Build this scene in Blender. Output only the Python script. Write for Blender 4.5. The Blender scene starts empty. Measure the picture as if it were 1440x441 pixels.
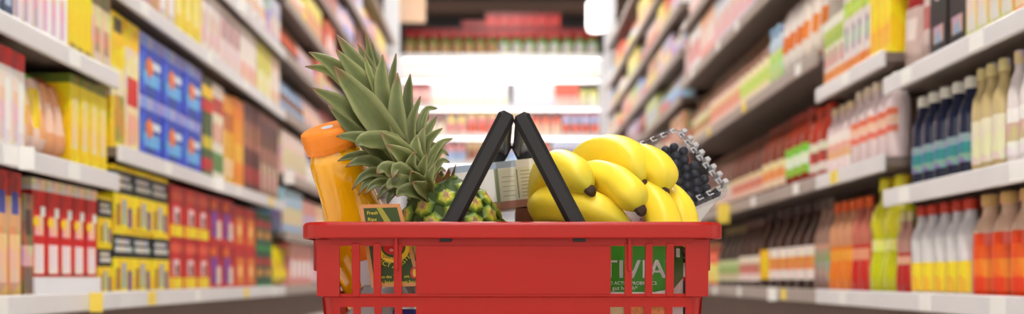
import bpy, bmesh, math, random
from mathutils import Vector, Matrix
random.seed(7)
# ------------------------------------------------------------------ camera, world, light, exposure
F = 1500.0            # focal length in pixels of a 1440 x 441 frame
VX, VY = 705.0, 390.0 # vanishing point of the aisle in the photograph
CH = 0.19             # camera height above the floor
W = 0.95              # half width of the aisle
CY = 1.68-F/1309.5    # the camera stands this far along the aisle; the basket front is at 1.68
def at(d): return CY+d*F/2200   # position along the aisle
sc = bpy.context.scene
col = sc.collection
cam_d = bpy.data.cameras.new('camera'); cam = bpy.data.objects.new('camera', cam_d); col.objects.link(cam)
cam.location = (0, CY, CH); cam.rotation_euler = (math.pi/2, 0, 0)
cam_d.sensor_width = 36; cam_d.lens = F/1440*36
cam_d.shift_x = (720-VX)/1440; cam_d.shift_y = (VY-220.5)/1440
cam_d.clip_start = 0.05; cam_d.clip_end = 100
cam_d.dof.use_dof = True; cam_d.dof.focus_distance = 1.74-CY; cam_d.dof.aperture_fstop = 3.4
sc.camera = cam
wd = bpy.data.worlds.new('store_ambient'); sc.world = wd; wd.use_nodes = True
wd.node_tree.nodes['Background'].inputs[0].default_value = (1.0, 0.95, 0.90, 1)
wd.node_tree.nodes['Background'].inputs[1].default_value = .8
vs = sc.view_settings
vs.view_transform = 'Standard'; vs.look = 'None'; vs.gamma = 1.0; vs.use_curve_mapping = False
vs.exposure = 0.86
LAMP = 16.0           # emission of the ceiling lamps

def P(px, py, y):     # a pixel at a known distance
    return Vector(((px-VX)/F*(y-CY), y, CH+(VY-py)/F*(y-CY)))

# ------------------------------------------------------------------ materials
def srgb(r, g, b):
    f = lambda c: ((c/255+0.055)/1.055)**2.4 if c/255 > 0.04045 else c/255/12.92
    return (f(r), f(g), f(b))
MATS = {}
def mat(name, c, rough=0.5, metal=0, spec=0.5, var=0.06, scale=30, bump=0.0, coat=0, sss=0, trans=0, ior=1.45, emit=0, attr=False):
    if name in MATS: return MATS[name]
    m = bpy.data.materials.new(name); m.use_nodes = True; nt = m.node_tree
    b = nt.nodes['Principled BSDF']
    b.inputs['Roughness'].default_value = rough; b.inputs['Metallic'].default_value = metal
    b.inputs['Specular IOR Level'].default_value = spec
    b.inputs['Coat Weight'].default_value = coat; b.inputs['Coat Roughness'].default_value = 0.08
    b.inputs['Transmission Weight'].default_value = trans; b.inputs['IOR'].default_value = ior
    if sss:
        b.inputs['Subsurface Weight'].default_value = sss; b.inputs['Subsurface Radius'].default_value = (0.01, 0.005, 0.002)
        b.inputs['Subsurface Scale'].default_value = 1.0
    tc = nt.nodes.new('ShaderNodeTexCoord'); nz = nt.nodes.new('ShaderNodeTexNoise')
    nz.inputs['Scale'].default_value = scale; nz.inputs['Detail'].default_value = 4
    nt.links.new(tc.outputs['Object'], nz.inputs['Vector'])
    mp = nt.nodes.new('ShaderNodeMapRange'); mp.inputs[3].default_value = 1-var*2; mp.inputs[4].default_value = 1+var*2
    nt.links.new(nz.outputs['Fac'], mp.inputs[0])
    mx = nt.nodes.new('ShaderNodeMix'); mx.data_type = 'RGBA'; mx.blend_type = 'MULTIPLY'; mx.inputs[0].default_value = 1
    if attr:
        at = nt.nodes.new('ShaderNodeAttribute'); at.attribute_name = 'Col'; nt.links.new(at.outputs['Color'], mx.inputs[6])
    else:
        mx.inputs[6].default_value = (*c, 1)
    nt.links.new(mp.outputs[0], mx.inputs[7]); nt.links.new(mx.outputs[2], b.inputs['Base Color'])
    if bump:
        bp = nt.nodes.new('ShaderNodeBump'); bp.inputs['Strength'].default_value = bump; bp.inputs['Distance'].default_value = 0.002
        nt.links.new(nz.outputs['Fac'], bp.inputs['Height']); nt.links.new(bp.outputs[0], b.inputs['Normal'])
    if emit:
        b.inputs['Emission Color'].default_value = (*c, 1); b.inputs['Emission Strength'].default_value = emit
    MATS[name] = m; return m
def film(name, tint, clear=0.85, rough=0.06):
    m = bpy.data.materials.new(name); m.use_nodes = True; nt = m.node_tree; nt.nodes.clear()
    o = nt.nodes.new('ShaderNodeOutputMaterial'); t = nt.nodes.new('ShaderNodeBsdfTransparent'); g = nt.nodes.new('ShaderNodeBsdfGlossy')
    d = nt.nodes.new('ShaderNodeBsdfDiffuse'); fr = nt.nodes.new('ShaderNodeFresnel'); fr.inputs[0].default_value = 1.28
    t.inputs[0].default_value = (*tint, 1); g.inputs['Roughness'].default_value = rough
    nz = nt.nodes.new('ShaderNodeTexNoise'); nz.inputs['Scale'].default_value = 60
    bp = nt.nodes.new('ShaderNodeBump'); bp.inputs['Strength'].default_value = 0.35; bp.inputs['Distance'].default_value = 0.002
    nt.links.new(nz.outputs['Fac'], bp.inputs['Height']); nt.links.new(bp.outputs[0], g.inputs['Normal']); nt.links.new(bp.outputs[0], fr.inputs['Normal'])
    m1 = nt.nodes.new('ShaderNodeMixShader'); m1.inputs[0].default_value = 1-clear
    m2 = nt.nodes.new('ShaderNodeMixShader')
    d.inputs[0].default_value = (0.85, 0.85, 0.88, 1)
    nt.links.new(t.outputs[0], m1.inputs[1]); nt.links.new(d.outputs[0], m1.inputs[2])
    nt.links.new(fr.outputs[0], m2.inputs[0]); nt.links.new(m1.outputs[0], m2.inputs[1]); nt.links.new(g.outputs[0], m2.inputs[2])
    nt.links.new(m2.outputs[0], o.inputs[0]); MATS[name] = m; return m

M_red = mat('red_plastic', srgb(172, 27, 16), 0.36, var=0.05, scale=9, bump=0.02, spec=0.4)
M_black = mat('black_plastic', srgb(27, 25, 26), 0.42, var=0.1, scale=40, bump=0.05)
M_steel = mat('steel', (0.6, 0.6, 0.6), 0.25, metal=1)
M_print = mat('printed_pack', (1, 1, 1), 0.42, var=0.05, scale=18, attr=True)
def speckle(m, amt, scale):      # small print on the packs
    nt = m.node_tree; b = nt.nodes['Principled BSDF']; lk = b.inputs['Base Color'].links[0]; src = lk.from_socket
    tc = nt.nodes.new('ShaderNodeTexCoord'); mpn = nt.nodes.new('ShaderNodeMapping'); mpn.inputs['Scale'].default_value = (1, 1, .62)
    vo = nt.nodes.new('ShaderNodeTexVoronoi'); vo.inputs['Scale'].default_value = scale; vo.inputs['Randomness'].default_value = .9
    nt.links.new(tc.outputs['Object'], mpn.inputs[0]); nt.links.new(mpn.outputs[0], vo.inputs['Vector'])
    mx = nt.nodes.new('ShaderNodeMix'); mx.data_type = 'RGBA'; mx.blend_type = 'OVERLAY'; mx.inputs[0].default_value = amt
    nt.links.new(src, mx.inputs[6]); nt.links.new(vo.outputs['Color'], mx.inputs[7]); nt.links.new(mx.outputs[2], b.inputs['Base Color'])
speckle(M_print, .42, 34)
M_gloss = mat('glossy_pack', (1, 1, 1), 0.16, var=0.04, scale=12, attr=True, coat=0.3)
M_shelf = mat('shelf_enamel', srgb(128, 114, 106), 0.4, var=0.05, scale=6)
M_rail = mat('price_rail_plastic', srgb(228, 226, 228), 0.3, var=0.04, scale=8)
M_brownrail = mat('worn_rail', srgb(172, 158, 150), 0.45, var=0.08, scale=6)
M_back = mat('shelf_back_panel', srgb(120, 104, 96), 0.7, var=0.1, scale=4)
M_kick = mat('kick_plate', srgb(112, 92, 82), 0.6, var=0.1, scale=5)
M_floor = mat('floor_vinyl', srgb(206, 200, 194), 0.25, var=0.05, scale=3)
M_ceil = mat('dark_ceiling', srgb(74, 70, 70), 0.8, var=0.08, scale=3)
M_white = mat('white_paint', srgb(240, 240, 244), 0.4, var=0.02, scale=4)
M_paper = mat('white_paper', srgb(245, 244, 240), 0.6, var=0.02, scale=20)
M_ytag = mat('yellow_card', srgb(246, 218, 90), 0.55, var=0.03, scale=20)
M_lamp = mat('lamp_diffuser', (1.0, 0.97, 0.92), 0.5, var=0, emit=LAMP)
M_cooler = mat('lit_header', (1.0, 0.97, 0.95), 0.5, var=0, emit=2.5)
M_pend = mat('pendant_glow', (1.0, 0.96, 0.92), 0.5, var=0, emit=2.0)
M_beam = mat('brown_beam', srgb(120, 92, 78), 0.6, var=0.08, scale=4)
M_clear = film('clear_plastic', (0.95, 0.95, 0.97), 0.985)
M_bagfilm = film('produce_bag_film', (0.9, 0.9, 0.9), 0.6, 0.12)

# ------------------------------------------------------------------ helpers
def mesh(name, verts, faces, cols=None, smooth=False):
    me = bpy.data.meshes.new(name); me.from_pydata([tuple(v) for v in verts], [], faces); me.update()
    if cols is not None:
        ca = me.color_attributes.new('Col', 'FLOAT_COLOR', 'CORNER')
        for p, c in zip(me.polygons, cols):
            for li in p.loop_indices:
                ca.data[li].color = (*c, 1) if not isinstance(c, dict) else (*c[me.loops[li].vertex_index], 1)
    if smooth:
        for p in me.polygons: p.use_smooth = True
    return me
def obj(name, me, m, parent=None, loc=None, rotz=None, **props):
    o = bpy.data.objects.new(name, me); col.objects.link(o)
    if m is not None and me is not None and len(me.materials) == 0: me.materials.append(m)
    if parent is not None: o.parent = parent
    if loc is not None: o.location = loc
    if rotz is not None: o.rotation_euler = (0, 0, rotz)
    for k, v in props.items(): o[k] = v
    return o
def tag(o, label, cat, group=None, kind=None):
    o['label'] = label; o['category'] = cat
    if group: o['group'] = group
    if kind: o['kind'] = kind
    return o
def thing(name, loc, label, cat, group=None, rot=None):
    o = bpy.data.objects.new(name, None); col.objects.link(o); o.location = loc; o.empty_display_size = 0.02
    if rot is not None: o.rotation_euler = rot
    return tag(o, label, cat, group)
def bevel(o, w, seg=2):
    b = o.modifiers.new('bevel', 'BEVEL'); b.width = w; b.segments = seg; b.limit_method = 'ANGLE'; b.angle_limit = 0.6
    return o
BF = [(0, 3, 2, 1), (4, 5, 6, 7), (0, 1, 5, 4), (1, 2, 6, 5), (2, 3, 7, 6), (3, 0, 4, 7)]
def boxm(name, x0, x1, y0, y1, z0, z1):
    v = [(x0, y0, z0), (x1, y0, z0), (x1, y1, z0), (x0, y1, z0), (x0, y0, z1), (x1, y0, z1), (x1, y1, z1), (x0, y1, z1)]
    return mesh(name, v, BF)
def lathe(prof, seg=16, cap=True):
    """prof: list of (r, z, colour); rings are doubled where the colour changes"""
    v, f, c = [], [], []
    for i, (r, z, k) in enumerate(prof):
        for s in range(seg):
            a = 2*math.pi*s/seg; v.append((r*math.cos(a), r*math.sin(a), z))
    for i in range(len(prof)-1):
        for s in range(seg):
            t = (s+1) % seg
            f.append((i*seg+s, i*seg+t, (i+1)*seg+t, (i+1)*seg+s)); c.append(prof[i][2])
    if cap:
        f.append(tuple(range(seg-1, -1, -1))); c.append(prof[0][2])
        n = len(prof)-1; f.append(tuple(n*seg+s for s in range(seg))); c.append(prof[-1][2])
    return v, f, c
def catmull(pts, n):
    pts = [Vector(p) for p in pts]; q = [2*pts[0]-pts[1]]+pts+[2*pts[-1]-pts[-2]]; out = []
    segs = len(pts)-1
    for i in range(n+1):
        t = i/n*segs; k = min(int(t), segs-1); u = t-k; a, b, c, d = q[k:k+4]
        out.append(0.5*((2*b)+(c-a)*u+(2*a-5*b+4*c-d)*u*u+(3*b-a-3*c+d)*u**3))
    return out
def text_mesh(s, size, depth=0.0, align='CENTER'):
    cu = bpy.data.curves.new('lettering', 'FONT'); cu.body = s; cu.size = size; cu.extrude = depth
    cu.align_x = align; cu.space_character = 1.06 if s == 'ACTIVIA' else 1.0; cu.resolution_u = 3
    o = bpy.data.objects.new('lettering', cu); col.objects.link(o)
    dg = bpy.context.evaluated_depsgraph_get(); me = bpy.data.meshes.new_from_object(o.evaluated_get(dg))
    bpy.data.objects.remove(o); bpy.data.curves.remove(cu); return me
def frame_from(o_pt, right, up, out):
    """matrix whose local x, y, z are right, up, out"""
    m = Matrix.Identity(4)
    for i, a in enumerate((right, up, out)):
        for r in range(3): m[r][i] = a[r]
    for r in range(3): m[r][3] = o_pt[r]
    return m

# ------------------------------------------------------------------ the setting
def struct(name, me, m):
    o = obj(name, me, m); o['kind'] = 'structure'; return o
struct('floor', boxm('floor', -6, 6, -3, at(20), -0.05, 0), M_floor)
struct('ceiling', boxm('ceiling', -6, 6, -3, at(20), 3.45, 3.5), M_ceil)
struct('wall_back', boxm('wall_back', -6, 6, at(20), at(20)+.2, 0, 3.45), M_ceil)
struct('trim_1', boxm('trim_1', -6, 6, at(17.0), at(17.3), 3.08, 3.20), M_beam)
for k, yy in enumerate((-2.0, -.1, 1.8, 3.7, 5.6, 7.5, 9.4)):
    t = thing('ceiling_light', (0, yy, 3.28), 'long fluorescent ceiling light above the aisle, %s along it' % ['first', 'second', 'third', 'fourth', 'fifth', 'sixth', 'seventh', 'eighth', 'ninth'][k], 'lamp', 'fluorescent lights above the aisle')
    obj('housing', boxm('housing', -0.16, 0.16, -0.8, 0.8, 0.015, 0.17), M_white, t)
    obj('diffuser', boxm('diffuser', -0.15, 0.15, -0.78, 0.78, -0.01, 0.015), M_lamp, t)

# ------------------------------------------------------------------ shelving bays
def dpt(side, px):
    return CY+F*W/((VX-px) if side < 0 else (px-VX))
def bay(side, y0, y1, hs, label, rail_mat, tags=0, top=2.45):
    s = side
    def bx(n, a, b, yy0, yy1, z0, z1):
        xa, xb = sorted((s*a, s*b)); return boxm(n, xa, xb, yy0-y0, yy1-y0, z0, z1)
    t = thing('shelf_bay', (0, y0, 0), label, 'shelf unit', 'shelving bays along the aisle')
    obj('back_panel', bx('back_panel', W+0.42, W+0.44, y0, y1, 0.0, top), M_back, t)
    obj('kick_plate', bx('kick_plate', W+0.03, W+0.045, y0, y1, 0.0, 0.115), M_kick, t)
    for yy in (y0, y1-0.03): obj('upright', bx('upright', W+0.37, W+0.42, yy, yy+0.03, 0, top), M_shelf, t)
    allh = list(hs)
    while allh[-1] < top-0.45: allh.append(allh[-1]+0.34)
    for i, h in enumerate(allh):
        sh = obj('shelf', bx('shelf', W+0.006, W+0.42, y0+0.004, y1-0.004, h-0.022, h), M_shelf, t)
        r = obj('price_rail', bx('price_rail', W-0.006, W+0.006, y0+0.004, y1-0.004, h-0.036, h+0.006), rail_mat, sh)
        bevel(r, 0.003)
        if tags and i < len(hs):
            n = max(1, int((y1-max(y0, at(2.7)))/tags))
            for k in range(n):
                yy = max(y0, at(2.7))+(k+random.uniform(.25, .75))*(y1-max(y0, at(2.7)))/n
                obj('price_tag', bx('price_tag', W-0.0085, W-0.0065, yy-0.03, yy+0.03, h-0.033, h+0.003), M_paper if random.random() < .8 else M_ytag, sh)
    return t
HL1 = (0.15, 0.44, 0.69); HL2 = (0.15, 0.515, 0.915, 1.18, 1.46); HL3 = (0.15, 0.39, 0.65, 0.92, 1.18, 1.42, 1.68, 1.95)
HR1 = (0.15, 0.40, 0.675); HR2 = (0.15, 0.49, 0.75, 1.07); HR3 = (0.15, 0.49, 0.865, 1.21, 1.5); HR4 = (0.15, 0.40, 0.65, 0.90, 1.15, 1.40, 1.65, 1.90)
bay(-1, at(2.3), at(3.88), HL1, 'nearest bay of white-railed shelves on the left edge of the photo', M_rail, 0.4)
bay(-1, at(3.88), at(6.86), HL2, 'long left bay holding blue boxes and stacked black and yellow boxes', M_rail, 0.5)
far_edges = [at(v) for v in (6.86, 8.6, 10.4, 12.2, 14.0)]
ordn = ['first', 'second', 'third', 'fourth']
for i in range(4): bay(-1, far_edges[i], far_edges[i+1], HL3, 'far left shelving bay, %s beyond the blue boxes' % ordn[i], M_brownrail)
bay(1, at(2.3), at(3.88), HR1, 'nearest bay of white-railed shelves on the right edge of the photo', M_rail, 0.4)
bay(1, at(3.88), at(4.71), HR2, 'right bay with orange, red and yellow-green bottles along its bottom deck', M_rail, 0.4)
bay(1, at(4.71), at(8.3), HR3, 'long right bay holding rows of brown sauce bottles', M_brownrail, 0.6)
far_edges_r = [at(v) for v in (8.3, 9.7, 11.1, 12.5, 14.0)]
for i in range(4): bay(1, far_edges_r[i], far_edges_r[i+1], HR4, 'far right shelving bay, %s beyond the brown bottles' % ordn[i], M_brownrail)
struct('trim_2', boxm('trim_2', -1.06, -0.93, at(14.1), at(14.3), 0, 3.45), M_white)
struct('trim_3', boxm('trim_3', 0.94, 1.03, at(14.1), at(14.3), 0, 3.45), M_white)
# flag signs sticking out from the rails
def flag(side, px, h, m, label, w=0.03, hh=0.045):
    y = dpt(side, px); x = side*(W-0.007)
    xa, xb = sorted((x, x-side*w))
    o = obj('shelf_flag', boxm('shelf_flag', xa-x, xb-x, -0.001, 0.001, -hh, 0.0), m, None, (x, y, h+0.006)); tag(o, label, 'price sign')
flag(-1, 22, 0.44, M_paper, 'white paper flag clipped to the middle rail at the left edge')
flag(-1, 300, 0.515, M_paper, 'white paper flag hanging below the blue boxes')
flag(-1, 397, 0.65, M_paper, 'small white paper flag on the rail left of the orange cap', 0.045, 0.06)
flag(-1, 330, 1.18, M_paper, 'white paper flag at the top edge above the yellow-green packs')
flag(-1, 122, 0.15, M_ytag, 'yellow card flag on the bottom rail under the red boxes')
flag(1, 1028, 0.49, M_ytag, 'yellow card flag on the rail right of the blueberries', 0.05, 0.08)
flag(1, 1095, 0.15, M_paper, 'white paper flag on the bottom rail under the brown bottles')

# ------------------------------------------------------------------ packs on the shelves
def pack_box(w, h, d, base, rects=(), emb=None, side=None):
    us = sorted({0, 1, *[r[0] for r in rects], *[r[1] for r in rects]}); vv = sorted({0, 1, *[r[2] for r in rects], *[r[3] for r in rects]})
    def cl(u, v, full=False):
        c = base
        for r in rects:
            if r[0] <= u <= r[1] and r[2] <= v <= r[3] and (not full or (r[0] == 0 and r[1] == 1)): c = r[4]
        return c
    V, Fc, C = [], [], []
    def quad(a, b, c_, d_, k):
        n = len(V); V.extend((a, b, c_, d_)); Fc.append((n, n+1, n+2, n+3)); C.append(k)
    for i in range(len(us)-1):
        for j in range(len(vv)-1):
            x0, x1 = (us[i]-.5)*w, (us[i+1]-.5)*w; z0, z1 = vv[j]*h, vv[j+1]*h
            quad((x0, -d/2, z0), (x1, -d/2, z0), (x1, -d/2, z1), (x0, -d/2, z1), cl((us[i]+us[i+1])/2, (vv[j]+vv[j+1])/2))
    for j in range(len(vv)-1):
        z0, z1 = vv[j]*h, vv[j+1]*h; k = cl(.5, (vv[j]+vv[j+1])/2, True)
        if side: k = side
        quad((w/2, -d/2, z0), (w/2, d/2, z0), (w/2, d/2, z1), (w/2, -d/2, z1), k)
        quad((-w/2, d/2, z0), (-w/2, -d/2, z0), (-w/2, -d/2, z1), (-w/2, d/2, z1), k)
        quad((w/2, d/2, z0), (-w/2, d/2, z0), (-w/2, d/2, z1), (w/2, d/2, z1), k)
    k = cl(.5, .999, True)
    quad((-w/2, -d/2, h), (w/2, -d/2, h), (w/2, d/2, h), (-w/2, d/2, h), k)
    quad((-w/2, d/2, 0), (w/2, d/2, 0), (w/2, -d/2, 0), (-w/2, -d/2, 0), base)
    parts = [('body', V, Fc, C, False, M_print)]
    if emb:
        u, v, rx, rz, k = emb; n = 14
        ve = [((u-.5)*w+rx*w*math.cos(2*math.pi*i/n), -d/2-0.0006, v*h+rz*w*math.sin(2*math.pi*i/n)) for i in range(n)]
        ve += [(a, b+0.0005, c) for a, b, c in ve]
        fe = [tuple(range(n-1, -1, -1))[::-1]]+[(i, i+n, (i+1) % n+n, (i+1) % n) for i in range(n)]
        parts.append(('emblem', ve, fe, [k]*(n+1), False, M_print))
    return parts
PROF = {  # fractions of radius and height: body, then neck
    'sauce': [(.9, 0), (1, .02), (1, .52), (.92, .6), (.55, .72), (.36, .80), (.34, .9)],
    'wide':  [(.92, 0), (1, .02), (1, .62), (.9, .70), (.6, .78), (.5, .82), (.5, .9)],
    'waist': [(.92, 0), (1, .02), (1, .22), (.84, .36), (.84, .5), (.98, .6), (.8, .72), (.42, .8), (.4, .9)],
    'jar':   [(.9, 0), (1, .03), (1, .74), (.9, .8), (.84, .82), (.84, .86)],
    'jug':   [(.94, 0), (1, .03), (1, .5), (.95, .62), (.7, .76), (.42, .83), (.4, .9)],
}
def pack_bottle(w, h, d, prof, body, label, cap, lz=(.14, .48), stripe=None, top=None):
    R = min(w, d)*.455; seg = 14; p = PROF[prof]
    v, f, c = lathe([(a*R, b*h, body if (top is None or b < .45) else top) for a, b in p], seg)
    parts = [('body', v, f, c, True, M_gloss)]
    a0, a1 = lz; pr = [(R*1.012, a0*h, label), (R*1.012, (a0+(a1-a0)*.3)*h, stripe or label), (R*1.012, (a0+(a1-a0)*.7)*h, label), (R*1.012, a1*h, label)]
    if prof == 'waist': pr = [(r_*(.86 if z_ > .33*h else 1), z_, k) for r_, z_, k in pr]
    v, f, c = [], [], []; ng = 8
    for r_, z_, k in pr: v += [(r_*math.cos(a), r_*math.sin(a), z_) for a in [math.radians(-90-68+136*i/ng) for i in range(ng+1)]]
    for j in range(len(pr)-1):
        for i in range(ng): f.append((j*(ng+1)+i, j*(ng+1)+i+1, (j+1)*(ng+1)+i+1, (j+1)*(ng+1)+i)); c.append(pr[j][2])
    parts.append(('label', v, f, c, True, M_print))
    rc = p[-1][0]*R*1.12
    v, f, c = lathe([(rc, .885*h, cap), (rc*1.04, .9*h, cap), (rc, .99*h, cap), (rc*.9, h, cap)], 12); parts.append(('cap', v, f, c, False, M_print))
    return parts
def pack_bag(w, h, d, base, rects=()):
    nx, nz = 6, 9; V, Fc, C = [], [], []
    for sgn in (-1, 1):
        o = len(V)
        for j in range(nz+1):
            for i in range(nx+1):
                u, v = i/nx, j/nz
                b = (max(0, 1-(2*u-1)**4))**.6*(max(0, 1-(2*v-1)**6))**.7*(1-.35*v)
                ww = w*(.96+.04*math.cos(2*math.pi*v))
                V.append(((u-.5)*ww, sgn*d*.5*b*(1+.06*math.sin(9*u+7*v)), v*h))
        for j in range(nz):
            for i in range(nx):
                q = (o+j*(nx+1)+i, o+j*(nx+1)+i+1, o+(j+1)*(nx+1)+i+1, o+(j+1)*(nx+1)+i)
                Fc.append(q if sgn < 0 else q[::-1]); u, v = (i+.5)/nx, (j+.5)/nz; k = base
                for r in rects:
                    if r[0] <= u <= r[1] and r[2] <= v <= r[3]: k = r[4]
                C.append(k)
    return [('body', V, Fc, C, True, M_gloss)]

ITEMS = []   # every pack: dict(kind, parts, loc, rotz, label, group, size)
def add(kind, parts, x, y, z, rz, label, group, w, h):
    d = y-CY; pxw = F*W/d/d*w if abs(rz) > .1 else F/d*w
    px, py = VX+x/d*F, VY-(z+h-CH)/d*F; pb = VY-(z-CH)/d*F
    if px < -60 or px > 1500 or pb < -8 or py > 445: return
    if 475 < px < 965 and py > 325: return      # wholly behind the basket
    ITEMS.append(dict(kind=kind, parts=parts, loc=(x, y, z), rz=rz, label=label, group=group or label, size=pxw*F/d*h))
ORD = ['nearest', 'second nearest', 'third nearest', 'fourth nearest', 'fifth nearest', 'sixth nearest', 'seventh nearest', 'eighth nearest', 'ninth nearest', 'tenth nearest', 'eleventh nearest', 'farthest of twelve']
ORL = [x+' from left' for x in 'first second third fourth fifth sixth seventh eighth ninth tenth eleventh twelfth thirteenth fourteenth fifteenth'.split()]
def which(label, i, n, k, stack, words=ORD):
    a = [] if n == 1 else [words[i] if i < n-1 or n == 1 else ('farthest' if words is ORD else 'rightmost')]
    if stack > 1: a.append(('lower', 'upper')[k] if stack == 2 else ('bottom', 'middle', 'top')[k])
    return label+(', '+' '.join(a) if a else '')
def run(side, hgt, px0, px1, n, kind, H, D, spec, label, stack=1, gap=.96, jit=.004):
    a, b = sorted((dpt(side, px0), dpt(side, px1))); p = (b-a)/n; w = p*gap
    if kind == 'carton': parts = pack_box(w, H, D, *spec)
    elif kind == 'bottle' or kind == 'jar': D = min(D, w*1.02); parts = pack_bottle(w, H, D, *spec)
    else: parts = pack_bag(w, H, D, *spec)
    for i in range(n):
        for k in range(stack):
            x = side*(W+0.016+D/2+random.uniform(0, jit))
            add(kind, parts, x, a+(i+.5)*p, hgt+.0005+k*(H+.001), -side*math.pi/2, which(label, i, n, k, stack), label, w, H)
S = srgb
white, cream, pink, peach = S(246, 242, 240), S(240, 226, 200), S(240, 200, 196), S(244, 190, 150)
yellow, red, dred, blue, lblue = S(248, 214, 20), S(200, 26, 24), S(150, 24, 26), S(36, 70, 186), S(120, 170, 236)
navy, black, brown, dbrown, orange, green, dgreen, purple, grey = S(30, 38, 66), S(28, 24, 24), S(120, 66, 44), S(62, 34, 26), S(240, 120, 20), S(120, 180, 50), S(30, 84, 44), S(110, 50, 130), S(170, 164, 168)
# ---- left, nearest bay
run(-1, .15, -14, 43, 3, 'carton', .25, .16, (S(222, 160, 120), [(0, 1, .8, 1, S(170, 40, 40)), (.25, .8, .66, .84, S(70, 80, 170)), (.1, .9, .12, .5, S(244, 206, 160))]), 'tan carton with dark red top and blue patch at the lower left corner')
run(-1, .15, 44, 58, 1, 'carton', .21, .14, (S(150, 106, 80), [(0, 1, .3, .5, S(220, 190, 170)), (.2, .8, .6, .85, S(90, 60, 60))]), 'narrow brown carton beside the red and white boxes')
run(-1, .192, 58, 147, 5, 'carton', .205, .15, (red, [(.15, .85, .03, .33, S(246, 226, 220)), (0, 1, .88, 1, S(226, 190, 180)), (.2, .8, .42, .62, S(244, 190, 176)), (.6, .95, .62, .72, white)], (.28, .56, .2, .16, yellow)), 'red box with white panel and yellow disc in the white tray')
tray = obj('display_tray', boxm('display_tray', 0, .2, 0, dpt(-1, 148)-dpt(-1, 58), 0, .04), M_white, None, (-W-.21, dpt(-1, 58), .151)); tag(tray, 'white display tray under the red boxes on the bottom shelf', 'tray')
run(-1, .44, -14, 48, 3, 'carton', .2, .15, (S(240, 226, 220), [(0, 1, .82, 1, S(196, 40, 44)), (.15, .5, .1, .6, S(236, 206, 190)), (.55, .9, .2, .7, white)]), 'white carton with a red top band on the middle left shelf')
run(-1, .44, 48, 84, 2, 'pouch', .19, .11, (S(246, 214, 196), [(0, .4, .3, .8, yellow), (.4, .9, .2, .6, S(246, 180, 120)), (0, 1, .85, 1, green), (.5, 1, .6, .8, white)]), 'pale pouch with yellow and peach print and green top seal')
run(-1, .44, 84, 109, 2, 'pouch', .19, .12, (S(240, 170, 120), [(.2, .8, .3, .7, S(246, 206, 180)), (0, 1, .84, 1, S(190, 50, 50))]), 'peach orange pouch with dark red top seal')
run(-1, .44, 109, 160, 4, 'carton', .208, .16, (yellow, [(.25, .85, .2, .75, S(240, 216, 150)), (0, 1, .9, 1, S(120, 110, 40))]), 'yellow carton with cream panel on the middle left shelf')
run(-1, .69, -14, 30, 3, 'carton', .16, .14, (S(86, 84, 104), [(.2, .8, .2, .7, S(200, 196, 204))]), 'grey-blue carton on the upper shelf in the left corner')
run(-1, .69, 32, 70, 3, 'carton', .2, .14, (S(240, 224, 222), [(.1, .5, .1, .8, S(214, 176, 170)), (.5, .9, .4, .7, S(246, 190, 140))]), 'pale pink carton on the upper left shelf')
run(-1, .69, 70, 106, 3, 'carton', .22, .14, (white, [(.1, .6, .1, .5, S(236, 190, 190)), (.3, .9, .6, .8, S(176, 180, 200))]), 'white carton left of the bright yellow boxes')
run(-1, .69, 107, 141, 3, 'carton', .235, .16, (S(250, 222, 10), [(.1, .9, .04, .12, S(200, 150, 60))]), 'plain bright yellow box on the upper left shelf')
run(-1, .69, 141, 166, 2, 'carton', .2, .14, (S(232, 206, 170), [(0, 1, .75, 1, S(120, 100, 70)), (.2, .8, .2, .5, S(200, 150, 110))]), 'cream carton with brown top beside bright yellow boxes')
# ---- left, second bay
by = (yellow, [(0, 1, .56, .93, S(40, 34, 30)), (.08, .92, .66, .74, S(220, 214, 206)), (.08, .8, .78, .85, S(210, 204, 196)), (.12, .34, .06, .4, S(190, 120, 40)), (.45, .6, .08, .48, S(110, 150, 210)), (.7, .92, .04, .36, S(120, 60, 130))])
run(-1, .15, 148, 167, 1, 'carton', .118, .2, by, 'small black and yellow box beside the white tray', 2)
run(-1, .15, 169, 246, 3, 'carton', .161, .2, by, 'black and yellow box in the two-high stack on the bottom left shelf', 2)
run(-1, .15, 246, 303, 3, 'carton', .155, .18, (S(204, 30, 28), [(.05, .95, .04, .26, yellow), (.3, .7, .3, .6, S(236, 210, 200)), (.45, .65, .32, .5, S(60, 30, 30)), (.1, .9, .74, .9, S(230, 90, 60))]), 'red box with yellow base band beside the black and yellow boxes', 2)
run(-1, .15, 303, 335, 2, 'carton', .155, .18, (S(196, 34, 34), [(.1, .7, .12, .7, S(130, 50, 150)), (.6, .95, .1, .5, S(240, 220, 200)), (.1, .5, .75, .9, orange)]), 'red box with purple picture on the bottom left shelf', 2)
run(-1, .15, 335, 366, 2, 'carton', .15, .18, (S(206, 32, 24), [(.3, .9, .1, .75, S(232, 130, 40)), (.4, .7, .3, .55, S(250, 214, 120))]), 'red box with glowing orange picture on the bottom left shelf', 2)
run(-1, .15, 366, 389, 2, 'carton', .15, .18, (S(40, 84, 56), [(0, 1, .6, .8, S(180, 40, 40)), (.2, .8, .3, .5, S(210, 150, 60)), (0, 1, 0, .1, S(30, 140, 70))]), 'dark green box with red band at the end of the stacked boxes', 2)
run(-1, .515, 166, 186, 1, 'carton', .34, .17, (yellow, [(0, 1, .38, .6, S(240, 224, 180)), (.3, 1, .05, .4, S(190, 160, 60)), (.2, .8, .86, .97, S(90, 90, 60))]), 'tall yellow box at the near end of the blue box shelf')
run(-1, .515, 187, 206, 1, 'carton', .34, .17, (S(244, 226, 190), [(0, 1, .8, 1, yellow), (.1, .9, .36, .58, S(214, 40, 44)), (.1, .9, .06, .3, S(240, 190, 150))]), 'cream box with red band and yellow top beside the blue boxes')
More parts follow.
